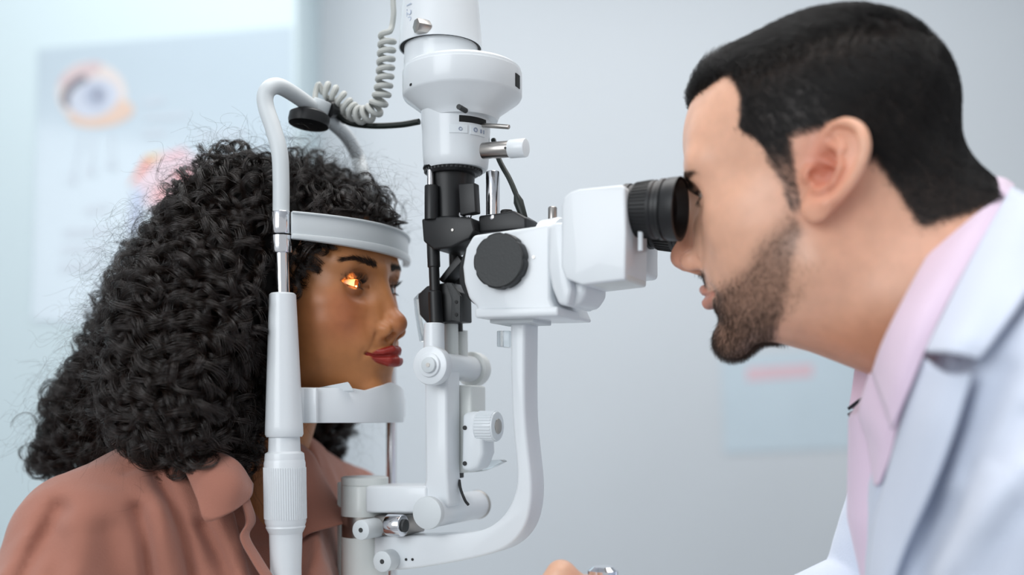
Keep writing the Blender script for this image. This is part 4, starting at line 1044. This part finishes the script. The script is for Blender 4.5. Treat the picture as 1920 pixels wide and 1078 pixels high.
# fly-away frizz round the outline
NF, KF = 4600, 30
P0, N0 = sample_mesh(Vs, Fs, np.clip(1.0-np.abs((vn*view).sum(1))*1.4, .03, 1), NF, RNG)
d = unit(N0*.9+RNG.normal(size=P0.shape)*.55+np.array([-.2, 0, -.15])); e1 = unit(np.cross(d, RNG.normal(size=P0.shape))); e2 = np.cross(d, e1)
s = np.linspace(0, 1, KF)[None, :, None]; Lf = RNG.uniform(.018, .075, NF)[:, None, None]; rf = RNG.uniform(.002, .011, NF)[:, None, None]; tf = RNG.uniform(.8, 3.0, NF)[:, None, None]
S = P0[:, None]+d[:, None]*Lf*s+e1[:, None]*rf*np.sin(6.28*tf*s)*s**.5+e2[:, None]*rf*(np.cos(6.28*tf*s)-1)*s**.5-np.array([0, 0, 1.])*.018*s*s
def off_face(S):
    q = (S-TW)@RWI.T; return S[~((q[..., 0] > 26) & (q[..., 2] < 66)).any(1)]
S = off_face(clear_of_frame(S))
strands('flyaway_hair', S, .00010, .00004, M_HAIR_W, hair_base)
# loose open curls standing off the outline
NL, ML, KL = 260, 7, 40
P0, N0 = sample_mesh(Vs, Fs, np.clip(1.0-np.abs((vn*view).sum(1))*1.6, .02, 1), NL, RNG)
d = unit(N0*.8+np.array([-.1, 0, -.9])+RNG.normal(size=P0.shape)*.4); e1 = unit(N0-d*(N0*d).sum(1)[:, None]); e2 = np.cross(d, e1)
s = np.linspace(0, 1, KL)[None, None, :, None]; sh = (NL, 1, 1, 1); Lf = RNG.uniform(.02, .05, sh); rf = RNG.uniform(.006, .013, sh)*(1+RNG.normal(size=(NL, ML, 1, 1))*.08); tf = RNG.uniform(1.2, 2.6, sh); ph = RNG.uniform(0, 6.28, sh)+RNG.normal(size=(NL, ML, 1, 1))*.2
S = P0[:, None, None]+d[:, None, None]*Lf*s+e1[:, None, None]*rf*np.cos(6.28*tf*s+ph)+e2[:, None, None]*rf*np.sin(6.28*tf*s+ph)
S = off_face(clear_of_frame(S.reshape(NL*ML, KL, 3)))
strands('loose_curls', S, .00013, .00006, M_HAIR_W, hair_base)
# ------------------------------------------------------------------ clothes
def cloth_mat(name, col, var=.06, weave=900, rough=.85, sheen=.3, bump=.35):
    m = mat(name, col, rough, var=var, vscale=14, bump=bump, bscale=weave)
    m.node_tree.nodes['Principled BSDF'].inputs['Sheen Weight'].default_value = sheen
    return m
M_BLOUSE = cloth_mat('dusty_pink_linen', srgb(162, 107, 90)); M_COAT = cloth_mat('white_cotton', srgb(208, 216, 232), .02, 500, bump=.15)
M_SHIRT = cloth_mat('pale_pink_cotton', srgb(228, 206, 226), .03, 700, bump=.15); M_TRIM = cloth_mat('navy_trim', srgb(24, 24, 34))
def B(px, py, Y, r=0): return tuple(pt(px, py, Y))+(r,)
def crease(x, y, z, lines, ymax):
    """soft grooves (depth > 0) or ridges down the near side of a garment; lines were read off the photo"""
    px = CX+FPX*x/np.maximum(y, .1); py = HY-FPX*(z-CAMH)/np.maximum(y, .1)
    d = np.zeros_like(x)
    for P, dep, wid in lines:
        w = wid*FPX/.85; m = None
        for a, b in zip(P[:-1], P[1:]):
            ux, uy = b[0]-a[0], b[1]-a[1]; t = np.clip(((px-a[0])*ux+(py-a[1])*uy)/(ux*ux+uy*uy), 0, 1)
            e = np.hypot(px-a[0]-t*ux, py-a[1]-t*uy); m = e if m is None else np.minimum(m, e)
        d += 1.3*dep*np.exp(-(m/w)**2)
    return d*sst(ymax, ymax-.05, y)
def rot_ell(x, y, z, c, r, yaw, lean=0.0):
    X, Y, Z = x-c[0], y-c[1], z-c[2]; ca, sa = math.cos(yaw), math.sin(yaw)
    X, Y = ca*X+sa*Y, -sa*X+ca*Y
    ca, sa = math.cos(lean), math.sin(lean); X, Z = ca*X-sa*Z, sa*X+ca*Z
    return ell(X, Y, Z, (0, 0, 0), r)
YW = math.radians(-27)
CRW = [([(112, 955, .85), (88, 1000, .82), (48, 1078, .80), (30, 1150, .8)], .008, .009), ([(160, 960, .83), (150, 1080, .80)], -.004, .018),
       ([(292, 885, .87), (318, 935, .86), (345, 1010, .87), (362, 1090, .88)], .009, .006), ([(259, 957, .84), (272, 1010, .84), (284, 1090, .85)], .007, .007), ([(300, 960, .85), (318, 1090, .86)], -.005, .012),
       ([(379, 984, .90), (405, 1030, .90), (430, 1090, .91)], .008, .007), ([(412, 972, .92), (440, 1090, .92)], -.004, .010), ([(232, 886, .87), (262, 874, .87), (290, 870, .88)], .0020, .003),
       ([(200, 1000, .82), (222, 1090, .82)], .004, .012), ([(110, 1010, .81), (98, 1090, .80)], .004, .010)]
def blouse_d(x, y, z):
    d = chain(x, y, z, [B(425, 905, 1.03, .058), B(330, 950, .97, .056), B(150, 1005, .90, .050)])
    d = smin(d, chain(x, y, z, [B(150, 1005, .90, .052), B(95, 1130, .86, .050), B(100, 1290, .84, .046)]), .02)
    d = smin(d, chain(x, y, z, [B(455, 905, 1.05, .058), B(560, 925, 1.11, .052), B(640, 945, 1.16, .046), B(655, 1100, 1.17, .046), B(660, 1290, 1.15, .044)]), .03)
    c = pt(390, 1190, 1.02); d = smin(d, rot_ell(x, y, z, c, (.120, .165, .22), YW, .12), .05)
    c = pt(470, 1190, .97); d = smin(d, rot_ell(x, y, z, c, (.085, .075, .11), YW), .04)
    d = d+crease(x, y, z, CRW, 1.0)
    p = np.stack([x, y, z], 1); d = d+.0026*vnoise(p*np.array([1, 1, .28])+p[:, [2]]*np.array([.12, 0, 0]), 62, 5)+.0009*vnoise(p*np.array([1, 1, .5]), 130, 6)
    # open neck
    d = smax(d, -chain(x, y, z, [B(508, 780, .99, .078), B(520, 930, .96, .052), B(530, 1060, .92, .030), B(530, 1130, .90, .004)]), .008)
    d = smax(d, -(z-.80), .01)
    return d
V, F = mesh_sdf(blouse_d, (-.56, .72, .79), (.03, 1.32, 1.14), .0042)
blouse = mesh_np('blouse', V, F, M_BLOUSE, woman, sharp=0)
def sheet(name, rows, m, parent, th=.0016, bulge=0.0, nu=24, nv=10):
    """cloth surface lofted through rows of (px, py, Y) polylines, with thickness"""
    R_ = [smooth_path([pt(*p) for p in r], 10) for r in rows]
    R_ = [np.array([[np.interp(t*(len(q)-1), range(len(q)), [v[k] for v in q]) for k in range(3)] for t in np.linspace(0, 1, nu)]) for q in R_]
    cols = [smooth_path([r[i] for r in R_], nv) if len(R_) > 2 else [R_[0][i]*(1-t)+R_[1][i]*t for t in np.linspace(0, 1, nv+1)] for i in range(nu)]
    G = np.array(cols)                                    # (nu, m, 3)
    k = G.shape[1]; tn = np.linspace(0, 1, k)
    if bulge: G = G+np.array([0, -1, 0])[None, None]*(bulge*np.sin(np.pi*tn))[None, :, None]
    Vv = G.reshape(-1, 3); Fv = [(i*k+j, i*k+j+1, (i+1)*k+j+1, (i+1)*k+j) for i in range(nu-1) for j in range(k-1)]
    o = mesh_np(name, Vv, Fv, m, parent, sharp=0)
    md = o.modifiers.new('thick', 'SOLIDIFY'); md.thickness = th; md.offset = 0
    return o
# near collar leaf, placket and far collar leaf
sheet('collar', [[(318, 838, .93), (375, 838, .915), (440, 862, .905), (474, 908, .915)],
                 [(335, 868, .905), (385, 885, .885), (440, 905, .885), (472, 925, .905)],
                 [(352, 888, .895), (370, 935, .878), (386, 977, .872), (430, 962, .880), (466, 936, .900)]], M_BLOUSE, blouse, .002)
sheet('placket', [[(466, 934, .905), (478, 975, .915), (466, 1004, .905), (488, 1045, .905), (520, 1095, .905)],
                  [(452, 940, .895), (462, 980, .900), (450, 1008, .893), (472, 1052, .893), (502, 1100, .893)]], M_BLOUSE, blouse, .0022, .003)
sheet('collar', [[(560, 830, 1.02), (585, 850, 1.03), (600, 880, 1.035), (612, 905, 1.035)],
                 [(564, 925, .995), (590, 930, 1.0), (618, 945, 1.005), (640, 955, 1.01)],
                 [(562, 1012, .975), (580, 1000, .975), (612, 990, .98), (648, 980, .99)]], M_BLOUSE, blouse, .002)

# ---- the man's white coat
YM = math.radians(154)
CRM = [([(1735, 665, .69), (1705, 790, .70), (1668, 920, .72), (1655, 1080, .73)], .007, .006), ([(1800, 720, .65), (1760, 860, .67), (1720, 1080, .68)], .006, .010), ([(1885, 700, .60), (1830, 880, .62), (1790, 1080, .64)], .006, .012),
       ([(1920, 880, .58), (1850, 960, .60), (1770, 1080, .63)], -.008, .012), ([(1920, 960, .58), (1880, 1010, .59), (1840, 1080, .6)], .007, .010), ([(1850, 640, .63), (1800, 790, .65), (1780, 900, .66)], -.004, .010), ([(1920, 780, .58), (1870, 860, .6)], .005, .009)]
def coat_d(x, y, z):
    d = chain(x, y, z, [B(1975, 460, .80, .052), B(1935, 640, .745, .065), B(1900, 800, .745, .080)])
    d = smin(d, chain(x, y, z, [B(1990, 560, .76, .055), B(2020, 740, .65, .062), B(2000, 980, .62, .060), B(1930, 1250, .64, .055)]), .04)
    c = pt(1880, 1100, .80); d = smin(d, rot_ell(x, y, z, c, (.100, .165, .24), YM, .10), .04)
    d = smin(d, chain(x, y, z, [B(1800, 820, .93, .05), B(1690, 960, .97, .050), B(1640, 1120, .98, .052), B(1400, 1230, .95, .045), B(1230, 1235, .91, .036)]), .02)
    d = d+crease(x, y, z, CRM, .80)*.55
    p = np.stack([x, y, z], 1); d = d+.0022*vnoise(p, 30, 15)+.0008*vnoise(p, 90, 16)
    # room for neck and shirt
    d = smax(d, -chain(x, y, z, [B(1820, 470, .81, .066), B(1720, 640, .80, .064), B(1640, 800, .79, .045), B(1600, 900, .79, .020)]), .008)
    d = smax(d, -(z-.80), .01); return d
V, F = mesh_sdf(coat_d, (.10, .50, .79), (.62, 1.10, 1.34), .0045)
coat = mesh_np('coat', V, F, M_COAT, man, sharp=0)
def shirt_d(x, y, z):
    d = chain(x, y, z, [B(1860, 520, .81, .062), B(1780, 640, .80, .066), B(1725, 780, .79, .052), B(1730, 960, .79, .055), B(1760, 1150, .79, .05)])
    d = smax(d, -chain(x, y, z, [B(1800, 420, .82, .068), B(1640, 560, .81, .075), B(1585, 640, .80, .055)]), .006)
    return smax(d, -(z-.80), .01)
V, F = mesh_sdf(shirt_d, (.15, .60, .79), (.50, 1.0, 1.30), .005)
shirt = mesh_np('shirt', V, F, M_SHIRT, man, sharp=0)
sheet('shirt_collar', [[(1834, 334, .800), (1748, 466, .745), (1690, 572, .728), (1655, 645, .735), (1636, 700, .755)],
                       [(1872, 335, .765), (1785, 475, .715), (1722, 590, .695), (1682, 690, .697), (1655, 760, .715)],
                       [(1902, 348, .755), (1818, 490, .700), (1755, 612, .682), (1708, 722, .685), (1672, 805, .700)]], M_SHIRT, shirt, .002, .003)
sheet('collar_leaf', [[(1632, 700, .760), (1665, 712, .735), (1700, 735, .708)],
                      [(1612, 770, .770), (1650, 790, .730), (1684, 800, .712)],
                      [(1628, 830, .765), (1648, 850, .735), (1668, 860, .722)],
                      [(1640, 908, .750), (1644, 910, .742), (1650, 905, .735)]], M_SHIRT, shirt, .002)
sheet('collar_leaf', [[(1604, 690, .86), (1624, 688, .85), (1645, 690, .84)], [(1598, 730, .855), (1618, 725, .85), (1640, 730, .84)], [(1593, 765, .85), (1612, 770, .84), (1640, 780, .83)]], M_SHIRT, shirt, .002)
for k, o_ in enumerate((0, 13)):
    sheet('collar_trim', [[(1589, 764+o_*.9, .846), (1602, 754+o_, .842), (1618, 742+o_, .838)], [(1592, 769+o_*.9, .846), (1605, 760+o_, .842), (1620, 748+o_, .838)]], M_TRIM, shirt, .0016)
sheet('coat_collar', [[(1898, 352, .752), (1820, 492, .697), (1760, 612, .678), (1738, 660, .675)],
                      [(1935, 378, .725), (1865, 510, .670), (1805, 620, .645), (1780, 662, .642)],
                      [(1990, 430, .710), (1925, 550, .640), (1862, 640, .628), (1836, 672, .628)]], M_COAT, coat, .003, .003)
sheet('coat_lapel', [[(1730, 668, .69), (1702, 760, .695), (1668, 880, .715), (1640, 990, .73), (1628, 1090, .735)],
                     [(1772, 700, .655), (1742, 790, .66), (1705, 900, .68), (1672, 1000, .70), (1650, 1095, .71)],
                     [(1822, 700, .635), (1788, 810, .64), (1745, 920, .655), (1700, 1020, .68), (1672, 1100, .70)]], M_COAT, coat, .003, .003)
# ---- the man's hand on the joystick
hb = [B(1190, 1195, .89, .030), B(1140, 1150, .875, .028)]
def hand_d(x, y, z):
    d = chain(x, y, z, [B(1235, 1235, .91, .027), B(1185, 1190, .89, .030), B(1120, 1150, .875, .024)])
    k = .006
    for i, (dx, dy, dY, s) in enumerate([(0, 0, 0, 1.0), (18, 26, .014, 1.03), (32, 58, .024, .98), (48, 92, .032, .86)]):
        f = [B(1125+dx, 1135+dy, .865+dY, .0120*s), B(1052+dx, 1078+dy, .858+dY, .0118*s), B(1012+dx, 1120+dy, .852+dY, .0100*s), B(1050+dx, 1152+dy, .846+dY, .0088*s)]
        d = smin(d, chain(x, y, z, f, .004), k)
    d = smin(d, chain(x, y, z, [B(1170, 1165, .862, .015), B(1130, 1125, .842, .0125), B(1098, 1100, .838, .0100)], .004), k)
    return d
V, F = mesh_sdf(hand_d, (.0, .78, .84), (.20, 1.0, 1.05), .0028)
o = mesh_np('hand', V, F, M_SKIN_M, man, sharp=0); vcol(o, np.tile(lin(226, 178, 150), (len(V), 1)))
